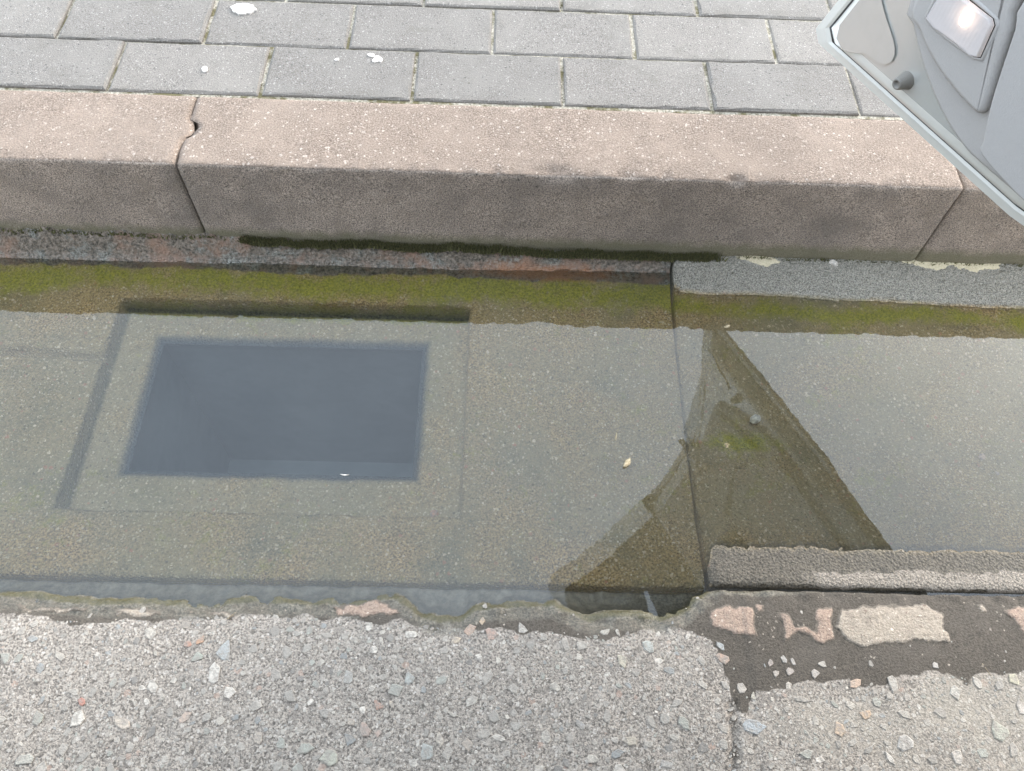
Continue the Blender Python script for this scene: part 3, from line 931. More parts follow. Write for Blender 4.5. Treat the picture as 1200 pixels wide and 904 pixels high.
def patch(name, pts, th, m, parent, zf, seed, cell=0.0018):
    """thin crust with a ragged outline, following the ground below it"""
    P = np.array([p[:2] for p in pts])
    x0, y0 = P.min(0) - 0.004
    x1, y1 = P.max(0) + 0.004
    gx, gy = np.arange(x0, x1, cell), np.arange(y0, y1, cell)
    X, Y = np.meshgrid(gx, gy)
    qx = X + fbm(X, Y, 110, seed, 4) * 0.0045
    qy = Y + fbm(X, Y, 110, seed + 40, 4) * 0.0045
    ins = np.zeros(X.shape, bool)
    dmin = np.full(X.shape, 9.0)
    for k in range(len(P)):
        a, b = P[k], P[(k + 1) % len(P)]
        c = ((a[1] > qy) != (b[1] > qy)) & (qx < (b[0] - a[0]) * (qy - a[1]) / (b[1] - a[1] + 1e-12) + a[0])
        ins ^= c
        t = np.clip(((qx - a[0]) * (b[0] - a[0]) + (qy - a[1]) * (b[1] - a[1])) / (np.sum((b - a) ** 2) + 1e-12), 0, 1)
        dmin = np.minimum(dmin, np.hypot(qx - a[0] - t * (b[0] - a[0]), qy - a[1] - t * (b[1] - a[1])))
    sd = np.where(ins, dmin, -dmin)
    h = th * np.clip((sd + 0.0012) / 0.0035, -1.4, 1) + fbm(X, Y, 240, seed + 7, 2) * 0.0005 * (sd > 0)
    Z = zf(X, Y) + h
    keep = ((sd[:-1, :-1] > -0.003) & (sd[1:, 1:] > -0.003) & (sd[:-1, 1:] > -0.003) & (sd[1:, :-1] > -0.003))
    o, _, _ = grid(name, gx, gy, Z, m, parent, keep=keep)
    attr(o, 'worn', np.clip(1 - sd / 0.003, 0, 1) * 0.8)
    bm = __import__('bmesh').new(); bm.from_mesh(o.data)
    __import__('bmesh').ops.delete(bm, geom=[v for v in bm.verts if not v.link_faces], context='VERTS')
    bm.to_mesh(o.data); bm.free()
    return o


for k, (pts, mm) in enumerate(rem):
    patch('mortar_patch', [px(p, 0.008) for p in pts], 0.0018, M[mm], road, road_z, 100 + k)
for q, k in lime:
    patch('lime_patch', q, 0.0006, M['efflo'], dish, dish_z, 70 + k)

# ------------------------------------------------------------------ stones in the asphalt
PAL = [((0.44, 0.42, 0.385), 30), ((0.36, 0.35, 0.325), 26), ((0.50, 0.475, 0.43), 14), ((0.30, 0.32, 0.325), 10), ((0.36, 0.375, 0.345), 9), ((0.64, 0.615, 0.57), 6), ((0.43, 0.385, 0.335), 3), ((0.40, 0.325, 0.285), 1), ((0.22, 0.215, 0.205), 5)]
PC = np.array([c for c, _ in PAL]) * 0.92; PW = np.array([w for _, w in PAL], float); PW /= PW.sum()


def stone_shape(rr, n=6):
    ang = np.sort((np.arange(n) + rr.uniform(-0.36, 0.36, n)) / n * 2 * np.pi)
    rad = rr.uniform(0.62, 1.15, n)
    el = rr.uniform(0.5, 0.95)
    p = np.stack([np.cos(ang) * rad, np.sin(ang) * rad * el], 1)
    a = rr.uniform(0, 6.28)
    return p @ np.array([[math.cos(a), math.sin(a)], [-math.sin(a), math.cos(a)]])


def stone_geo(rr, r, h):
    p = stone_shape(rr)
    n = len(p)
    low = np.concatenate([p * r, np.full((n, 1), -0.004)], 1)
    a = np.concatenate([p * r, h * rr.uniform(0.1, 0.7, (n, 1))], 1)
    b = np.concatenate([p * r * 0.86 + rr.uniform(-0.05, 0.05, 2) * r, h * rr.uniform(0.8, 1.15, (n, 1))], 1)
    V = np.concatenate([low, a, b])
    F = []
    for k in range(2):
        for i in range(n): F.append((k * n + i, k * n + (i + 1) % n, (k + 1) * n + (i + 1) % n, (k + 1) * n + i))
    F.append(tuple(range(2 * n, 3 * n)))
    return V, F


def in_mud(x, y):
    return y > np.interp(x, MX, MY)


# hand-placed stones (photo pixel, radius px, colour)
BIG = [(263, 763, 15, (0.44, 0.47, 0.48)), (252, 790, 13, (0.66, 0.64, 0.60)), (232, 770, 10, (0.40, 0.43, 0.39)), (220, 755, 7, (0.50, 0.30, 0.23)), (235, 750, 6, (0.52, 0.34, 0.24)), (97, 822, 7, (0.50, 0.26, 0.21)),
       (92, 843, 12, (0.66, 0.64, 0.59)), (143, 848, 11, (0.58, 0.52, 0.45)), (217, 842, 8, (0.52, 0.43, 0.37)), (443, 826, 9, (0.52, 0.33, 0.26)), (459, 826, 5, (0.56, 0.50, 0.42)), (388, 890, 12, (0.45, 0.46, 0.40)),
       (515, 866, 8, (0.62, 0.57, 0.50)), (585, 866, 8, (0.64, 0.61, 0.56)), (357, 878, 10, (0.42, 0.44, 0.40)), (729, 775, 10, (0.56, 0.53, 0.44)), (652, 806, 9, (0.60, 0.57, 0.51)), (739, 868, 9, (0.50, 0.46, 0.39)),
       (846, 772, 8, (0.50, 0.37, 0.30)), (845, 757, 7, (0.46, 0.50, 0.52)), (1001, 802, 9, (0.58, 0.45, 0.36)), (1014, 838, 9, (0.55, 0.42, 0.31)), (983, 856, 9, (0.54, 0.43, 0.33)), (883, 851, 15, (0.42, 0.46, 0.49)),
       (1059, 872, 11, (0.56, 0.55, 0.53)), (1118, 812, 12, (0.56, 0.55, 0.51)), (1144, 802, 9, (0.55, 0.53, 0.49)), (1187, 797, 8, (0.55, 0.53, 0.42)), (1045, 802, 11, (0.54, 0.52, 0.48)), (963, 779, 6, (0.56, 0.54, 0.50)),
       (954, 790, 6, (0.54, 0.51, 0.48)), (925, 788, 7, (0.48, 0.44, 0.41)), (918, 774, 5, (0.52, 0.51, 0.49)), (928, 776, 5, (0.52, 0.50, 0.48)), (902, 778, 5, (0.50, 0.44, 0.41)), (908, 790, 5, (0.49, 0.45, 0.41)),
       (1095, 780, 5, (0.56, 0.54, 0.52)), (850, 803, 8, (0.50, 0.48, 0.45)), (868, 807, 7, (0.53, 0.50, 0.46)), (884, 817, 5, (0.52, 0.50, 0.44)), (710, 740, 7, (0.56, 0.54, 0.49)), (724, 740, 6, (0.58, 0.56, 0.51)),
       (612, 736, 8, (0.58, 0.56, 0.52)), (760, 758, 9, (0.50, 0.53, 0.51)), (550, 738, 9, (0.52, 0.40, 0.33)), (534, 750, 8, (0.60, 0.52, 0.42)), (575, 742, 9, (0.54, 0.40, 0.34)), (565, 727, 5, (0.60, 0.48, 0.36)),
       (1195, 830, 8, (0.60, 0.57, 0.53)), (1042, 890, 8, (0.62, 0.60, 0.56)), (1120, 888, 9, (0.60, 0.57, 0.53)), (780, 896, 9, (0.45, 0.44, 0.42)), (680, 850, 8, (0.40, 0.40, 0.39)), (1170, 858, 13, (0.47, 0.48, 0.42)),
       (30, 890, 11, (0.46, 0.46, 0.42)), (480, 795, 9, (0.44, 0.47, 0.46)), (410, 795, 10, (0.44, 0.44, 0.42)), (500, 882, 11, (0.42, 0.45, 0.44)), (45, 842, 9, (0.40, 0.41, 0.37))]
sxs = [(px((a, b), 0.012)[0], px((a, b), 0.012)[1], r_ * 0.00092, c_) for a, b, r_, c_ in BIG]
taken = [(a, b, r_) for a, b, r_, _ in sxs]
tries = 0
while len(sxs) < 300 and tries < 20000:
    tries += 1
    x, y = RS.uniform(-0.56, 0.68), RS.uniform(-0.70, -0.505)
    rad = RS.uniform(0.0042, 0.0085)
    if in_mud(x, y + rad) and RS.rand() > 0.02: continue
    if any((x - a) ** 2 + (y - b) ** 2 < (rad + c_) ** 2 * 0.9 for a, b, c_ in taken): continue
    taken.append((x, y, rad))
    sxs.append((x, y, rad, PC[RS.choice(len(PC), p=PW)] * RS.uniform(0.85, 1.1)))
variants = {}
for k, (x, y, rad, colr) in enumerate(sxs):
    V, F = stone_geo(RS, rad, 0.0005 if rad < 0.008 else 0.0009)
    o = mesh('stone', V, F, M['stone'], road)
    o.location = (x, y, float(road_z(np.array(x), np.array(y))) + 0.0004)
    cattr(o, 'col', np.tile(np.clip(np.array(colr) * (0.82 if k < len(BIG) else 1.0), 0, 0.8), (len(V), 1)))

VV, FF, CC = [], [], []
cell = {}
for a, b, r_ in taken:
    cell.setdefault((int(a // 0.02), int(b // 0.02)), []).append((a, b, r_))
cnt = base = 0
N_AGG = 6500
tries = 0
while cnt < N_AGG and tries < 80000:
    tries += 1
    x, y = RS.uniform(-0.72, 0.86), RS.uniform(-0.78, -0.488)
    rad = 0.0014 + 0.0036 * RS.rand() ** 2.6
    if in_mud(x, y) and RS.rand() > 0.015: continue
    key = (int(x // 0.02), int(y // 0.02))
    bad = False
    for i in (-1, 0, 1):
        for j in (-1, 0, 1):
            for a, b, r_ in cell.get((key[0] + i, key[1] + j), ()):
                if (x - a) ** 2 + (y - b) ** 2 < (rad + r_) ** 2 * 0.8: bad = True; break
            if bad: break
        if bad: break
    if bad: continue
    cell.setdefault(key, []).append((x, y, rad))
    V, F = stone_geo(RS, rad, min(0.00032, rad * 0.12))
    z = float(road_z(np.array(x), np.array(y)))
    if z < 0.001: continue
    VV.append(V + np.array([x, y, z + 0.0001]))
    FF += [tuple(i + base for i in f) for f in F]
    base += len(V)
    CC.append(np.tile(PC[RS.choice(len(PC), p=PW)] * RS.uniform(0.8, 1.1), (len(V), 1)))
    cnt += 1
o = mesh('aggregate', np.concatenate(VV), FF, M['stone'], road)
cattr(o, 'col', np.concatenate(CC))
tag(o, kind='stuff')


# ------------------------------------------------------------------ moss, mortar lumps and litter
def tufts(name, spots, m, parent=None):
    """spots: (x, y, z, spread, height, count)"""
    V, F = [], []
    for (x, y, z, spx, spy, h, c_) in spots:
        for _ in range(c_):
            bx, by = x + RS.normal() * spx, y + RS.normal() * spy
            s_ = RS.uniform(0.0006, 0.0022)
            hh = h * RS.uniform(0.1, 1.0) ** 1.3
            dx, dy = RS.normal(0, 0.0022, 2)
            b = len(V)
            for a in range(3):
                an = a * 2.094 + RS.uniform(0, 1)
                V.append((bx + math.cos(an) * s_, by + math.sin(an) * s_, z - 0.002))
            V.append((bx + dx, by + dy, z + hh))
            F += [(b, b + 1, b + 3), (b + 1, b + 2, b + 3), (b + 2, b, b + 3)]
    o = mesh(name, V, F, m, parent)
    return o


sp = []
for x in np.arange(-0.34, 0.34, 0.0025):
    dens = float(sm(-0.36, -0.30, np.array(x)) * sm(0.345, 0.29, np.array(x))) * (0.55 + 0.9 * float(vn(np.array(x * 30), np.array(0.3), 5)))
    zz = float(inlet_z(np.array(x), np.array(-0.004))[0]) if x < JX else 0.02
    sp.append((x, -0.0045, zz, 0.002, 0.002, 0.012 * (0.6 + 0.6 * float(vn(np.array(x * 22), np.array(0.7), 8))), int(48 * dens)))
for x in np.arange(-0.72, -0.36, 0.004):
    zz = float(inlet_z(np.array(x), np.array(-0.003))[0])
    sp.append((x, -0.003, zz, 0.002, 0.0013, 0.004, int(RS.uniform(2, 9))))
for x in np.arange(0.36, 0.9, 0.004):
    sp.append((x, -0.0025, 0.0205, 0.002, 0.001, 0.0035 + 0.004 * float(vn(np.array(x * 25), np.array(0.1), 3) > 0.7), int(RS.uniform(1, 8))))
ms = tufts('moss', sp, M['moss'])
tag(ms, 'dark green moss growing in the crack under the kerb', 'moss', kind='stuff')

sp = []
for (a, b, ln, c_) in [(309, 72, 0, 60), (308, 88, 0, 60), (306, 102, 0, 40), (487, 72, 0, 50), (487, 86, 0, 45), (484, 103, 0, 40), (660, 84, 0, 40), (660, 100, 0, 45), (660, 118, 0, 45), (828, 86, 0, 40), (995, 86, 0, 40), (1000, 105, 0, 25),
                       (657, 8, 1, 70), (710, 67, 1, 60), (520, 3, 1, 50), (630, 127, 1, 60), (440, 121, 1, 60), (320, 114, 1, 50), (780, 132, 1, 40), (900, 136, 1, 60), (480, 60, 1, 60), (925, 20, 1, 60), (255, 112, 1, 60), (120, 107, 1, 50), (60, 108, 1, 30), (560, 126, 1, 30)]:
    p = px((a, b), KH - 0.004)
    sp.append((p[0], p[1], KH - 0.0065, 0.008 if ln else 0.0012, 0.0010 if ln else 0.006, 0.0055, c_))
jm = tufts('joint_moss', sp, M['drymoss'])
tag(jm, 'dry brownish moss tufts in the joints between pavers', 'moss', kind='stuff')


def lump(name, x, y, z, r, hgt, m, seed, parent=None, label=None, cat=None, el=1.0, rot=0.0, group=None):
    """small irregular rounded stone: displaced icosphere-like shape"""
    import bmesh
    bm = bmesh.new()
    bmesh.ops.create_icosphere(bm, subdivisions=3, radius=1)
    for v in bm.verts:
        d = 1 + 0.35 * mnoise.noise(v.co * 1.3 + Vector((seed * 3.7, seed, 0))) + 0.18 * mnoise.noise(v.co * 3.1 + Vector((seed, 0, seed)))
        v.co = Vector((v.co.x * r * d, v.co.y * r * el * d, v.co.z * hgt * d))
    me = bpy.data.meshes.new(name)
    bm.to_mesh(me); bm.free()
    me.materials.append(m)
    o = bpy.data.objects.new(name, me)
    o.location = (x, y, z); o.rotation_euler[2] = rot
    link(o, parent)
    if label: tag(o, label, cat, group)
    return o


pm = {}


def pebble(q, rpx, colr, z, label, k, h=0.5):
    p = px(q, z)
    r_ = rpx * 0.0011
    o = lump('pebble', p[0], p[1], z + r_ * h * 0.4, r_, r_ * h, M['stone'], k, None, label, 'pebble', RS.uniform(0.65, 0.95), RS.uniform(0, 3))
    cattr(o, 'col', np.tile(np.array(colr), (len(o.data.vertices), 1)))
    return o


pebble((976, 310), 6, (0.72, 0.71, 0.68), 0.017, 'white pebble lying on the wet gutter rim under the kerb', 3, 0.7)
pebble((1150, 536), 5, (0.55, 0.42, 0.36), -0.020, 'pinkish pebble under shallow water on the dished slab', 5)
pebble((1168, 556), 3.5, (0.48, 0.40, 0.34), -0.02, 'small brown pebble under water beside the pinkish one', 6)
pebble((508, 602), 4.5, (0.58, 0.34, 0.24), -0.015, 'orange pebble on the slab edge near the drain recess', 8)
pebble((885, 492), 7, (0.75, 0.76, 0.74), -0.02, 'white pebble under water in the dark door reflection', 9, 0.45)
pebble((904, 580), 5, (0.05, 0.05, 0.045), -0.018, 'black pebble under water in the dark door reflection', 10, 0.5)


def leafbit(q, ln, wd, rot, z, mk, label, k):
    p = px(q, z)
    V, F = [], []
    n = 6
    for i in range(n + 1):
        f = i / n
        w = wd * math.sin(math.pi * min(0.98, f * 0.9 + 0.05)) * (1 + 0.3 * mnoise.noise(Vector((f * 4, k, 0))))
        zz = 0.0008 * math.sin(f * 5 + k)
        for s_, dz in ((-1, 0.0), (0, 0.0008), (1, 0.0)):
            V.append(((f - 0.5) * ln, s_ * w / 2 + 0.15 * ln * (f - 0.5) ** 2, zz + dz + 0.0006))
    for i in range(n):
        for j in range(2):
            a = i * 3 + j
            F.append((a, a + 3, a + 4, a + 1))
    o = mesh('leaf', V, F, M[mk], None, True)
    md = o.modifiers.new('thick', 'SOLIDIFY'); md.thickness = 0.0005
    o.location = p; o.rotation_euler[2] = rot
    tag(o, label, 'leaf')
    return o


leafbit((735, 543), 0.016, 0.007, 1.0, 0.0006, 'leaf', 'pale curled leaf scrap floating on the puddle', 1)
leafbit((404, 557), 0.011, 0.002, 0.0, 0.0006, 'splash', 'thin white scrap floating over the drain opening', 2)
leafbit((722, 512), 0.010, 0.002, 1.3, 0.0006, 'leaf', 'thin straw scrap floating near the curled leaf', 3)
leafbit((852, 383), 0.010, 0.005, 0.3, 0.0006, 'leaf', 'tan leaf scrap floating by the kerb reflection', 4)


def twig(q0, q1, r_, zf, label, k):
    a, b = px(q0, zf), px(q1, zf)
    V, F = [], []
    n, m = 8, 6
    d = (b - a) / np.linalg.norm(b - a)
    s_ = np.array([-d[1], d[0], 0]); u_ = np.array([0, 0, 1.0])
    for i in range(n + 1):
        f = i / n
        c_ = a + (b - a) * f + s_ * 0.002 * mnoise.noise(Vector((f * 3, k, 2))) + u_ * r_
        rr = r_ * (1 - 0.5 * f)
        for j in range(m):
            an = j / m * 2 * math.pi
            V.append(c_ + (s_ * math.cos(an) + u_ * math.sin(an)) * rr)
    for i in range(n):
        for j in range(m):
            F.append((i * m + j, i * m + (j + 1) % m, (i + 1) * m + (j + 1) % m, (i + 1) * m + j))
    F += [tuple(range(m))[::-1], tuple(range(n * m, n * m + m))]
    o = mesh('twig', V, F, M['twig'], None, True)
    tag(o, label, 'twig')


twig((266, 726), (277, 718), 0.0007, 0.0105, 'thin straw twig at the asphalt edge near the pale mortar smears', 1)
twig((1150, 778), (1161, 793), 0.0008, 0.013, 'thin pale twig lying on the dark mud strip', 2)
twig((975, 538), (968, 530), 0.0011, -0.003, 'short twig stub poking from the water by the door reflection', 3)

# ------------------------------------------------------------------ car with its open door
C0 = np.array([0.404, 0.134, 0.281])
DD = np.array([0.48, -0.877, 0.0]); DD /= np.linalg.norm(DD)
NN = np.array([-0.877207, -0.480113, 0.0])          # towards the inside of the door
LEN = 1.063
BODY_Y = C0[1] + DD[1] * LEN                          # body side
HINGE = C0 + DD * LEN
BELT = 0.62


def tumble(z):
    return 0.21 * (np.clip(z - 0.35, 0, 2) / 0.8) ** 1.6


def free_s(z):
    return np.interp(z, [0, 0.012, 0.06, 0.15, 0.25, 0.4, 0.6, 0.84, 1.0, 1.13, 1.2], [0.010, 0.0, 0.016, 0.045, 0.068, 0.082, 0.080, 0.060, 0.036, 0.008, 0.0])


def D3(s, z, off):
    return C0 + DD * s + NN * (off + tumble(z)) + np.array([0, 0, z])


SH = -0.025                                          # inner sheet sits this much shallower than first measured


def plane_px(q, off):
    """photo pixel -> (s, z) on the door's inner plane at this depth"""
    d = CR * (q[0] - 600) / FPX - CU * (q[1] - 452) / FPX + CW
    o_ = C0 + NN * (off + SH)
    t = ((o_ - CAM) @ NN) / (d @ NN)
    v = CAM + d * t - C0
    return (float(v @ DD), float(v[2]))


car = empty('car', None, (0.9, -1.6, 0.0))
tag(car, 'silver car with its door standing open over the kerb', 'car')
door = None


def to_car(V):
    return [tuple(np.array(v) - np.array([0.9, -1.6, 0.0])) for v in V]


def outline(inset):
    """door lower panel outline in (s, z), starting at the lower free corner, running along the bottom"""
    pts = []
    i = inset
    c0 = float(free_s(0.012 + i)) + i
    for s in np.linspace(0.012, LEN - 0.02, 40): pts.append((min(max(s, c0 + 0.012), LEN - 0.02 - i * 0.3), i + float(np.interp(s, [0, 0.345, 0.372, 0.5, 1.1], [0, 0, 0.009, 0.021, 0.021]))))
    for z in np.linspace(0.02, BELT, 14): pts.append((LEN - i * 0.3, max(z, 0.02 + i)))
    for s in np.linspace(LEN - 0.02, 0.1, 24): pts.append((min(max(s, free_s(BELT) + i), LEN - i * 0.3), BELT))
    for z in np.linspace(BELT, 0.012, 44): pts.append((float(free_s(max(z, 0.012 + i))) + i, max(z, 0.012 + i)))
    return pts


def loft(name, rings, m, parent, cap=True, smooth=True, capfirst=False):   # smooth: round edges shade smoothly
    V, F = [], []
    n = len(rings[0])
    for r_ in rings: V += list(r_)
    for k in range(len(rings) - 1):
        for i in range(n):
            F.append((k * n + i, k * n + (i + 1) % n, (k + 1) * n + (i + 1) % n, (k + 1) * n + i))
    if cap: F.append(tuple(range((len(rings) - 1) * n, len(rings) * n)))
    if capfirst: F.append(tuple(range(n))[::-1])
    o = mesh(name, to_car(V), F, m, parent, False)
    if smooth:
        o.data.polygons.foreach_set('use_smooth', [len(p.vertices) == 4 for p in o.data.polygons])
    return o


def ring3(inset, off):
    return [D3(s, z, off) for s, z in outline(inset)]


# outer skin and folded hem
door = loft('door', [ring3(0.03, -0.004), ring3(0.004, -0.002), ring3(0.0, 0.0), ring3(0.0, 0.006), ring3(0.001, 0.0075), ring3(0.011, 0.0085), ring3(0.0145, 0.007)], M['lip'], car, cap=False, smooth=False)
tag(door, 'open silver car door')
# flat skin built as rows so that the tumblehome bends it
def skin(name, off, inset, m, parent, flip=False, top=BELT, bot=None):
    V, F = [], []
    zs = np.linspace(inset + 0.001 if bot is None else bot, top, 24)
    ns = 22
    for z in zs:
        a, b = float(free_s(z)) + inset, LEN - inset * 0.3
        for i in range(ns + 1):
            V.append(D3(a + (b - a) * i / ns, z, off))
    for k in range(len(zs) - 1):
        for i in range(ns):
            a = k * (ns + 1) + i
            f = (a, a + 1, a + ns + 2, a + ns + 1)
            F.append(f[::-1] if flip else f)
    return mesh(name, to_car(V), F, m, parent, True)


skin('outer_skin', -0.004, 0.03, M['paint'], door, True)
# rubber line in the groove, then the painted sloping frame and the flat inner sheet
loft('weather_seal', [ring3(0.0142, 0.0068), ring3(0.0150, 0.0080), ring3(0.0165, 0.0090), ring3(0.0185, 0.0080)], M['rubber'], door, cap=False)
loft('inner_frame', [ring3(0.0180, 0.0070), ring3(0.0190, 0.0110), ring3(0.0250, 0.0190), ring3(0.0300, 0.0250), ring3(0.0335, 0.0276), ring3(0.038, 0.0287), ring3(0.045, 0.0290)], M['lip'], door, cap=False)
skin('inner_sheet', 0.0289, 0.043, M['paint'], door)


def plate(name, pts, off0, off1, m, parent, bev=0.006, cnt=None):
    """raised pad with a rounded edge, outline in (s, z)"""
    P = []
    n = len(pts)
    for k in range(n):                                  # Catmull-Rom through the outline
        p0, p1, p2, p3 = [np.array(pts[(k + j - 1) % n]) for j in range(4)]
        L = np.linalg.norm(p2 - p1)
        c_ = 3 if L < 0.03 else 6
        for i in range(c_):
            t = i / c_
            P.append(0.5 * ((2 * p1) + (-p0 + p2) * t + (2 * p0 - 5 * p1 + 4 * p2 - p3) * t * t + (-p0 + 3 * p1 - 3 * p2 + p3) * t ** 3) if L < 0.12 else p1 + (p2 - p1) * t)
    P = np.array(P)
    ar = np.sum(P[:, 0] * np.roll(P[:, 1], -1) - np.roll(P[:, 0], -1) * P[:, 1])
    if ar < 0: P = P[::-1]

    def inset(d):
        T = np.roll(P, -1, 0) - np.roll(P, 1, 0)
        T /= np.linalg.norm(T, axis=1)[:, None] + 1e-9
        return P + np.stack([-T[:, 1], T[:, 0]], 1) * d
    h = off1 - off0
    rings = []
    for d, f in ((0, -0.2), (0, 0.45), (bev * 0.25, 0.8), (bev * 0.6, 0.95), (bev, 1.0)):
        rings.append([D3(s, z, off0 + h * f + SH) for s, z in inset(d)])
    return loft(name, rings, m, parent)


PP = lambda lst, off: [plane_px(q, off) for q in lst]
# embossed pad of the painted sheet, next to the free edge
pad_pts = PP([(990, 37), (1016, 53), (1034, 64), (1040, 62), (1038, 48), (1030, 24), (1024, 0), (1020, -25)], 0.056)
e_ = pad_pts[-1]
pad_pts += [(e_[0] + 0.006, e_[1] + 0.05), (e_[0] + 0.014, 0.30), (0.142, 0.335), (0.132, 0.335), (0.122, 0.30), (0.104, 0.20)]
plate('embossed_pad', pad_pts, 0.054, 0.0562, M['paint'], door, 0.010)
# trim: lower level, raised lamp panel, map pocket panel, upper panel
tr = PP([(1066, 0), (1069, 30), (1078, 68), (1092, 108), (1110, 145), (1130, 174), (1146, 190)], 0.062)
low_end = tr[-1]
trim_pts = [(0.150, 0.345), (0.142, 0.335), (0.134, 0.27)] + tr + [(0.375, low_end[1]), (0.39, low_end[1] - 0.010), (0.40, 0.004), (0.415, -0.008), (0.6, -0.010), (LEN - 0.10, -0.006), (LEN - 0.06, 0.03), (LEN - 0.05, 0.2), (LEN - 0.05, 0.345)]
trim = plate('door_trim', trim_pts, 0.053, 0.0635, M['trim'], door, 0.005)
lp = PP([(1072, 0), (1078, 38), (1095, 74), (1120, 108), (1142, 131), (1151, 133)], 0.070)
lamp_pts = [(0.168, 0.338), (0.160, 0.328), (0.150, 0.27)] + lp + PP([(1157, 122), (1170, 80), (1185, 35), (1196, 0)], 0.071) + [(0.250, 0.28), (0.262, 0.328), (0.256, 0.338)]
plate('lamp_panel', lamp_pts, 0.062, 0.0725, M['trim'], door, 0.006)
sp2 = PP([(1150, 183), (1151, 165), (1160, 122), (1173, 80), (1188, 35), (1199, 0)], 0.072)
pk = sp2 + [(0.258, 0.28), (0.272, 0.330), (0.285, 0.340), (0.6, 0.340), (LEN - 0.08, 0.335), (LEN - 0.075, 0.2), (LEN - 0.08, low_end[1] + 0.03), (0.6, low_end[1] + 0.012), (0.42, low_end[1] + 0.010), (sp2[0][0] + 0.06, low_end[1] + 0.008)]
plate('pocket_panel', pk, 0.062, 0.0735, M['trim_light'], door, 0.004)
skin('upper_trim', 0.0385, 0.055, M['trim'], door, False, 0.60, 0.347)
# armrest and handle higher up
plate('armrest', [(0.30, 0.39), (0.34, 0.365), (0.7, 0.36), (0.86, 0.37), (0.88, 0.40), (0.8, 0.43), (0.36, 0.43)], 0.072, 0.118, M['trim'], door, 0.02)
# rubber stop
st = plane_px((1056, 97), 0.062)


def cone(name, c_sz, o0, o1, r0, r1, m, parent, dish=True, tilt=(0, 0)):
    rings = []
    prof = [(o0 - 0.002, r0 * 1.15), (o0 + 0.001, r0 * 1.12), (o0 + 0.0035, r0), (o1 - 0.001, r1), (o1, r1 * 0.9)]
    if dish: prof += [(o1, r1 * 0.62), (o1 - 0.0025, r1 * 0.5), (o1 - 0.003, r1 * 0.05)]
    for off, r_ in prof:
        f = (off - o0) / (o1 - o0)
        rings.append([D3(c_sz[0] + tilt[0] * f + r_ * math.cos(a), c_sz[1] + tilt[1] * f + r_ * math.sin(a), off + SH) for a in np.linspace(0, 2 * math.pi, 20, endpoint=False)])
    return loft(name, rings, m, parent)


cone('door_stop', st, 0.054, 0.069, 0.0088, 0.0062, M['stop'], door)
# courtesy lamp
lq = PP([(1086, 20), (1094, 31), (1140, 66), (1149, 68), (1166, 30), (1164, 22), (1116, -16), (1106, -15)], 0.0735)
lc = np.mean(lq, 0)


def lring(scale, off, shrink=0.0):
    out = []
    n = len(lq)
    for k in range(n):
        a, b = np.array(lq[k]), np.array(lq[(k + 1) % n])
        for i in range(3):
            p = a + (b - a) * i / 3
            d = p - lc
            L = np.linalg.norm(d)
            out.append(lc + d * (1 - shrink / L) * scale)
    return out


def lr3(scale, off, shrink=0):
    return [D3(s, z, off + SH) for s, z in lring(scale, off, shrink)]


loft('lamp_surround', [lr3(1, 0.0722, -0.0045), lr3(1, 0.0738, -0.003), lr3(1, 0.0738, -0.001), lr3(1, 0.0725, 0.0)], M['trim'], door, cap=False)
loft('lamp_gap', [lr3(1, 0.0734, -0.0011), lr3(1, 0.0731, 0.0016)], M['rubber'], door, cap=False)
loft('lamp_reflector', [lr3(1, 0.0733, 0.0008), lr3(1, 0.0728, 0.003)], M['reflector'], door)
loft('lamp_lens', [lr3(1, 0.0734, 0.0012), lr3(1, 0.0768, 0.0016), lr3(1, 0.0776, 0.003)], M['lens'], door)
bc = plane_px((1131, 22), 0.0750)
bv = []
for i in range(7):
    t = i / 6 * math.pi
    bv.append([D3(bc[0] + 0.0062 * math.sin(t) * math.cos(a) * 0.75 + 0.002 * math.cos(t), bc[1] + 0.0085 * math.sin(t) * math.sin(a), 0.0745 + SH + 0.0018 * -math.cos(t)) for a in np.linspace(0, 2 * math.pi, 14, endpoint=False)])
loft('lamp_bulb', bv, M['bulb'], door, cap=False)

# window frame and tinted pane
wf_out = [(0.080, BELT), (0.070, 0.74), (0.060, 0.84), (0.036, 1.0), (0.010, 1.12), (0.02, 1.165), (0.08, 1.185), (0.35, 1.19), (0.58, 1.13), (0.80, 0.92), (1.03, BELT)]
wf_in = [(0.130, BELT), (0.121, 0.74), (0.112, 0.84), (0.090, 1.0), (0.068, 1.10), (0.075, 1.125), (0.11, 1.14), (0.34, 1.145), (0.55, 1.09), (0.76, 0.89), (0.95, BELT)]
V, F = [], []
n = len(wf_out)
for off, src in ((0.0, wf_out), (0.04, wf_out), (0.04, wf_in), (0.0, wf_in)):
    V += [D3(s, z, off) for s, z in src]
for k in range(4):
    for i in range(n - 1):
        a, b = k * n, ((k + 1) % 4) * n
        F.append((a + i, b + i, b + i + 1, a + i + 1))
mesh('window_frame', to_car(V), F, M['paint'], door)
V = [D3(s, z, 0.018) for s, z in wf_in] + [D3(s, z, 0.022) for s, z in wf_in]
F = []
for i in range(n // 2):
    a, b = i, n - 1 - i
    if b - 1 > a:
        F.append((a, a + 1, b - 1, b) if b - 1 != a + 1 else (a, a + 1, b))
F2 = [tuple(i + n for i in f)[::-1] for f in F]
mesh('window_pane', to_car(V), F + F2, M['glass'], door)

# body of the car (behind the camera): lofted cross sections, door opening left free
BX0, BX1 = HINGE[0] - LEN - 0.01, HINGE[0] + 0.01      # opening in the near side
YS = BODY_Y - 0.012
WID = 1.62


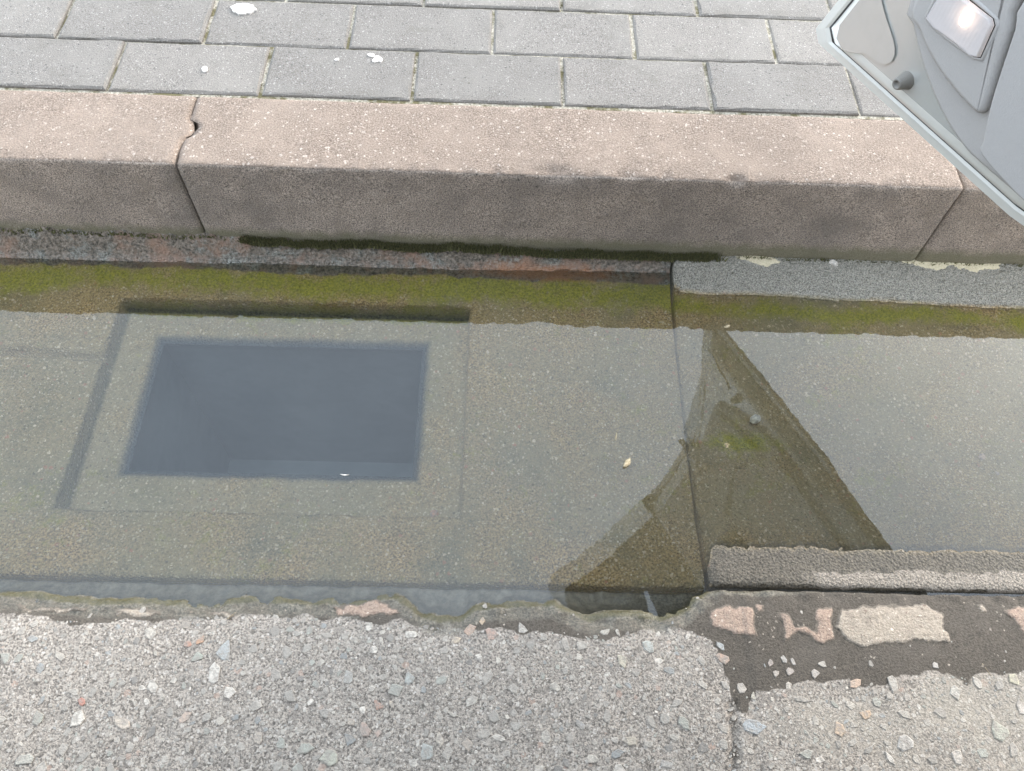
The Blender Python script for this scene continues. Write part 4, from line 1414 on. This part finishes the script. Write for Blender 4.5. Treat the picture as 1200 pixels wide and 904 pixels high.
def body_section(x):
    """right half profile (inset from the side, z), from the sill up; car coordinates: length from -2.1 to 2.2 about the opening"""
    u = x - (BX0 + BX1) / 2
    hood = float(np.interp(u, [-2.1, -1.9, -1.3, 0.3, 0.65, 1.25, 1.9, 2.2], [0.75, 0.98, 1.46, 1.47, 1.40, 0.98, 0.88, 0.62]))
    tap = float(np.interp(u, [-2.1, -1.8, -1.0, 1.2, 1.9, 2.2], [0.22, 0.06, 0.0, 0.0, 0.07, 0.28]))
    zb = 0.215
    zbelt = min(0.90, hood - 0.06)
    ztop = hood
    gi = 0.22 * np.clip((hood - 0.95) / 0.5, 0, 1)
    return [(0.06 + tap, zb), (0.015 + tap, zb + 0.06), (0.0 + tap, 0.42), (0.004 + tap, 0.65), (0.03 + tap, zbelt), (0.03 + gi * 0.95 + tap, max(zbelt + 0.01, ztop - 0.06)), (0.14 + gi + tap, ztop - 0.012), (WID / 2, ztop)]


stations = sorted(list(np.linspace(-2.1, 2.2, 44) + (BX0 + BX1) / 2) + [BX0, BX1])
npf = 8
V, F, FG = [], [], []
for x in stations:
    sec = body_section(x)
    V += [(x, YS - i, z) for i, z in sec] + [(x, YS - WID + i, z) for i, z in sec[-2::-1]]
nn = 2 * npf - 1
cxm = (BX0 + BX1) / 2
for k in range(len(stations) - 1):
    xm_ = (stations[k] + stations[k + 1]) / 2
    for i in range(nn - 1):
        near = i < 6
        if BX0 < xm_ < BX1 and 1 <= i <= 4: continue
        if i == 4 and -1.25 < xm_ - cxm < 0.75 and xm_ > BX1: F.append((k * nn + i, (k + 1) * nn + i, (k + 1) * nn + i + 1, k * nn + i + 1)); continue                       # the open doorway
        u = xm_ - cxm
        if i in (0, 1, 2, nn - 4, nn - 3, nn - 2) and (abs(u - 1.35) < 0.33 or abs(u + 1.30) < 0.33): continue   # wheel arches
        f = (k * nn + i, (k + 1) * nn + i, (k + 1) * nn + i + 1, k * nn + i + 1)
        glass = i in (4, nn - 6) and -1.25 < u < 0.75
        (FG if glass else F).append(f)
mesh('body_shell', to_car(V), F, M['paint'], car, True)
for side in (0, 1):
    fs = [f for f in FG if ((min(f) % nn) < 8) == (side == 0)]
    used = sorted({i for f in fs for i in f}); mp = {a: b for b, a in enumerate(used)}
    mesh('side_glass', to_car([V[i] for i in used]), [tuple(mp[i] for i in f) for f in fs], M['glass'], car, True)


def boxm(name, x0, x1, y0, y1, z0, z1, m, parent, b=0.02):
    rings = []
    for z, i in ((z0, b), (z0 + b, 0), (z1 - b, 0), (z1, b)):
        rings.append([(x0 + i, y0 + i, z), (x1 - i, y0 + i, z), (x1 - i, y1 - i, z), (x0 + i, y1 - i, z)])
    return loft(name, rings, m, parent, True, False, True)


boxm('floor_pan', cxm - 1.9, cxm + 2.0, YS - WID + 0.1, YS - 0.08, 0.20, 0.30, M['rubber'], car)
boxm('sill', BX0 - 0.02, BX1 + 0.02, YS - 0.13, YS - 0.005, 0.225, 0.365, M['paint'], car, 0.025)
boxm('seat_cushion', BX0 + 0.12, BX0 + 0.62, YS - 0.68, YS - 0.17, 0.32, 0.55, M['seat'], car, 0.05)
boxm('seat_back', BX0 - 0.12, BX0 + 0.10, YS - 0.68, YS - 0.20, 0.50, 1.12, M['seat'], car, 0.05)
boxm('dashboard', BX1 - 0.06, BX1 + 0.35, YS - WID + 0.12, YS - 0.12, 0.55, 0.92, M['seat'], car, 0.06)
for u in (1.35, -1.30):
    for side in (0, 1):
        yc = YS - 0.11 if side == 0 else YS - WID + 0.11
        sg = 1 if side == 0 else -1
        rings = []
        for rr, dy in ((0.20, -0.09), (0.285, -0.10), (0.305, -0.07), (0.31, 0.0), (0.305, 0.07), (0.285, 0.10), (0.20, 0.09), (0.19, 0.04), (0.03, 0.055)):
            rings.append([(cxm + u + rr * math.cos(a), yc + sg * dy, 0.0125 + 0.31 + rr * math.sin(a)) for a in np.linspace(0, 2 * math.pi, 32, endpoint=False)])
        wh = loft('wheel', rings[:7], M['tyre'], car, False, True)
        loft('rim', rings[6:], M['paint'], wh, True, True)
